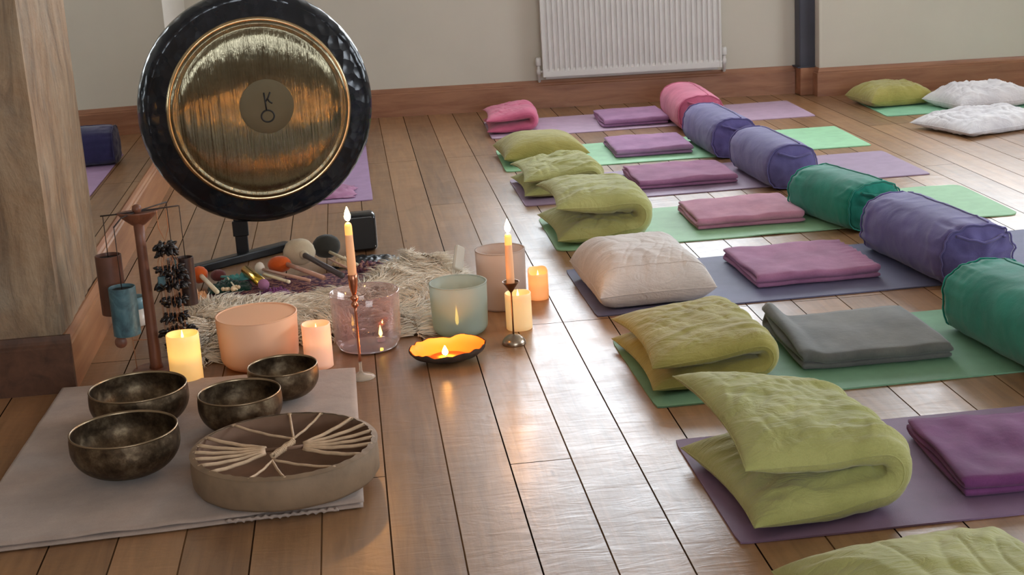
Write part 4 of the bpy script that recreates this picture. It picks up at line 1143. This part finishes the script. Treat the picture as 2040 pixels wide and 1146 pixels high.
def mallet(label, head, hr, hm, a, b, hr2, hmat, sc=(1,1,1), ferrule=False, name='gong_mallet'):
    root = thing(name, label, 'mallet', (head[0], head[1], 0), 0, 'mallets on the cloth roll')
    H0 = Vector((0, 0, head[2])); O_ = Vector((head[0], head[1], 0))
    MB().ball(H0, hr, 28, sc, .06, head[0]*9).build('head', hm, root)
    A_, B_ = Vector(a)-O_, Vector(b)-O_
    MB().tube([A_, A_.lerp(B_, .5), B_], [hr2, hr2*.95, hr2], 12).build('handle', hmat, root)
    if ferrule:
        d = (B_-A_).normalized(); MB().tube([A_-d*.012, A_+d*.01], hr2*1.6, 14).build('ferrule', hm, root)
    return root
mallet('large beige felt gong mallet with a thick grey handle', (-.243, 5.455, .074), .060, M['beige_felt'], (-.225, 5.42, .070), (-.085, 5.09, .062), .0105, M['grey_handle'], (1,.62,.86), True)
mallet('dark grey felt gong mallet lying behind the beige one', (-.142, 5.53, .070), .054, M['grey_felt'], (-.13, 5.47, .06), (-.03, 5.30, .045), .006, M['cream_stick'], (1,.7,.85))
mallet('orange felt mallet with a pinkish handle left of the beige gong mallet', (-.316, 5.375, .052), .042, M['orange_felt'], (-.29, 5.36, .055), (-.15, 5.12, .052), .0085, M['pinkwood'], (1.05,.8,.75))
mallet('small orange felt mallet at the left end with a pale handle', (-.608, 5.36, .042), .029, M['orange_felt'], (-.60, 5.34, .042), (-.52, 5.05, .052), .0085, M['cream_stick'], (1.05,1,1.1))
mallet('maroon felt mallet with pale teal tassel near the left orange one', (-.540, 5.35, .036), .024, M['maroon_felt'], (-.54, 5.34, .034), (-.46, 5.28, .04), .005, M['paleteal'], (1.2,1,.9))
mallet('small white felt mallet with a long pale pink handle', (-.388, 5.36, .046), .021, M['white_felt'], (-.375, 5.34, .046), (-.20, 5.10, .052), .006, M['pinkwood'], (.9,1,1.15))
def stick(name, label, cat, a, b, r_, m_, endm=None):
    A_ = Vector(a); B_ = Vector(b); root = thing(name, label, cat, (a[0], a[1], 0)); O_ = Vector((a[0], a[1], 0)); d = (B_-A_).normalized()
    MB().tube([A_-O_, A_-O_+d*.002, B_-O_-d*.002, B_-O_], [r_*.8, r_, r_, r_*.8], 16).build('shaft', m_, root)
    MB().tube([B_-O_-d*.006, B_-O_+d*.008], r_*1.08, 16).build('end_cap', endm or m_, root)
    return root
stick('gold_rattle', 'shiny gold tube with a purple end lying among the mallets', 'rattle', (-.437, 5.33, .052), (-.362, 5.10, .052), .018, M['gold'], M['plum'])
stick('wooden_stick', 'cream wooden stick lying right of the gold tube', 'stick', (-.368, 5.26, .048), (-.278, 5.12, .050), .006, M['cream_stick'])
stick('wooden_stick', 'thin pink stick lying right of the grey mallet handle', 'stick', (-.134, 5.36, .062), (-.066, 5.21, .058), .0035, M['pinkwood'])
stick('wooden_stick', 'thin white stick lying beside the small orange mallet', 'stick', (-.50, 5.27, .045), (-.455, 5.08, .048), .003, M['cream_stick'])
def crumple(name, label, cat, m_, cx, cy, ax, ay, hz_, seed, rz=0, z0=.02):
    v = []; f = []
    for j in range(21):
        for i in range(41):
            u, w = i/40*2-1, j/20*2-1
            z = hz_*max(0, 1-u*u)**.5*max(0, 1-w*w)**.5*(.45+.9*abs(nz(u*5+seed, w*3, seed)))
            v.append((u*ax*(1+.15*nz(u*3, w*3, seed)), w*ay*(1+.3*nz(u*3, 1, seed)), z))
    for j in range(20):
        for i in range(40): q = j*41+i; f.append((q, q+1, q+42, q+41))
    o = mesh_obj(name, v, f, m_, None, True, (cx, cy, z0)); o.rotation_euler = (0,0,rz); m2 = o.modifiers.new('s', 'SOLIDIFY'); m2.thickness = .002; m2.offset = 1
    return tag(o, label, cat)
crumple('scarf', 'pale teal scarf twisted among the mallets before the stand', 'scarf', M['paleteal'], -.455, 5.31, .075, .018, .035, 3, .5)
crumple('cloth_pouch', 'dark green cloth pouch between the left mallet and the gold tube', 'pouch', M['darkteal'], -.49, 5.20, .075, .05, .035, 5, .1)
crumple('cloth_pouch', 'deep plum patterned pouch right of the mallets behind the sheepskin', 'pouch', M['pattern'], .015, 5.33, .085, .075, .05, 8, -.2, .003)
crumple('cloth_pouch', 'small dark purple pouch at the end of the gold tube', 'pouch', M['purple_f'], -.325, 5.07, .05, .02, .03, 9, .3)
crumple('conch_shell', 'peach coloured shell beside the sheepskin at the left', 'shell', simple('peach shell', (240,180,130), .35), -.60, 5.09, .045, .03, .05, 12, .4, .012)
crumple('cloth_bag', 'flat black bag under the speaker, behind the plum pouch', 'bag', M['black'], .01, 5.50, .12, .085, .022, 13, -.3, .001)
bs = thing('bead_shaker', 'tiny cluster of cream beads lying next to the white stick', 'shaker', (-.475, 5.09, .035))
for q in range(9): MB().ball((rnd.uniform(-.03, .03), rnd.uniform(-.02, .02), rnd.uniform(.008, .018)), .0075, 12).build('bead', M['bead'], bs)
dk = crumple('dried_herb_bundle', 'tan dried herb bundle beside the dark grey mallet head', 'herbs', M['bead'], -.085, 5.40, .045, .018, .035, 17, -.9)

# crystal wand leaning on the sheepskin
qz = thing('quartz_slab', 'clear quartz slab leaning up at the far right edge of the sheepskin', 'crystal', (.322, 5.10, .045), .25)
q_ = MB().bevel_box(-.020, .020, -.008, .008, 0, .105, .005); qo = q_.build('slab', M['crystal'], qz, False); qo.rotation_euler = (-.75, .55, 0)

# ------------------------------------------------------------------ light: overcast daylight through the windows
w = bpy.data.worlds.new('overcast sky'); S.world = w; w.use_nodes = True
bg = w.node_tree.nodes['Background']; bg.inputs[0].default_value = (.86, .93, 1.0, 1); bg.inputs[1].default_value = 6.0
S.view_settings.view_transform = 'Standard'; S.view_settings.look = 'None'; S.view_settings.gamma = 1; S.view_settings.use_curve_mapping = False
S.view_settings.exposure = 1.3
S.cycles.max_bounces = 10; S.cycles.diffuse_bounces = 6; S.cycles.transparent_max_bounces = 24
S.cycles.sample_clamp_indirect = 6
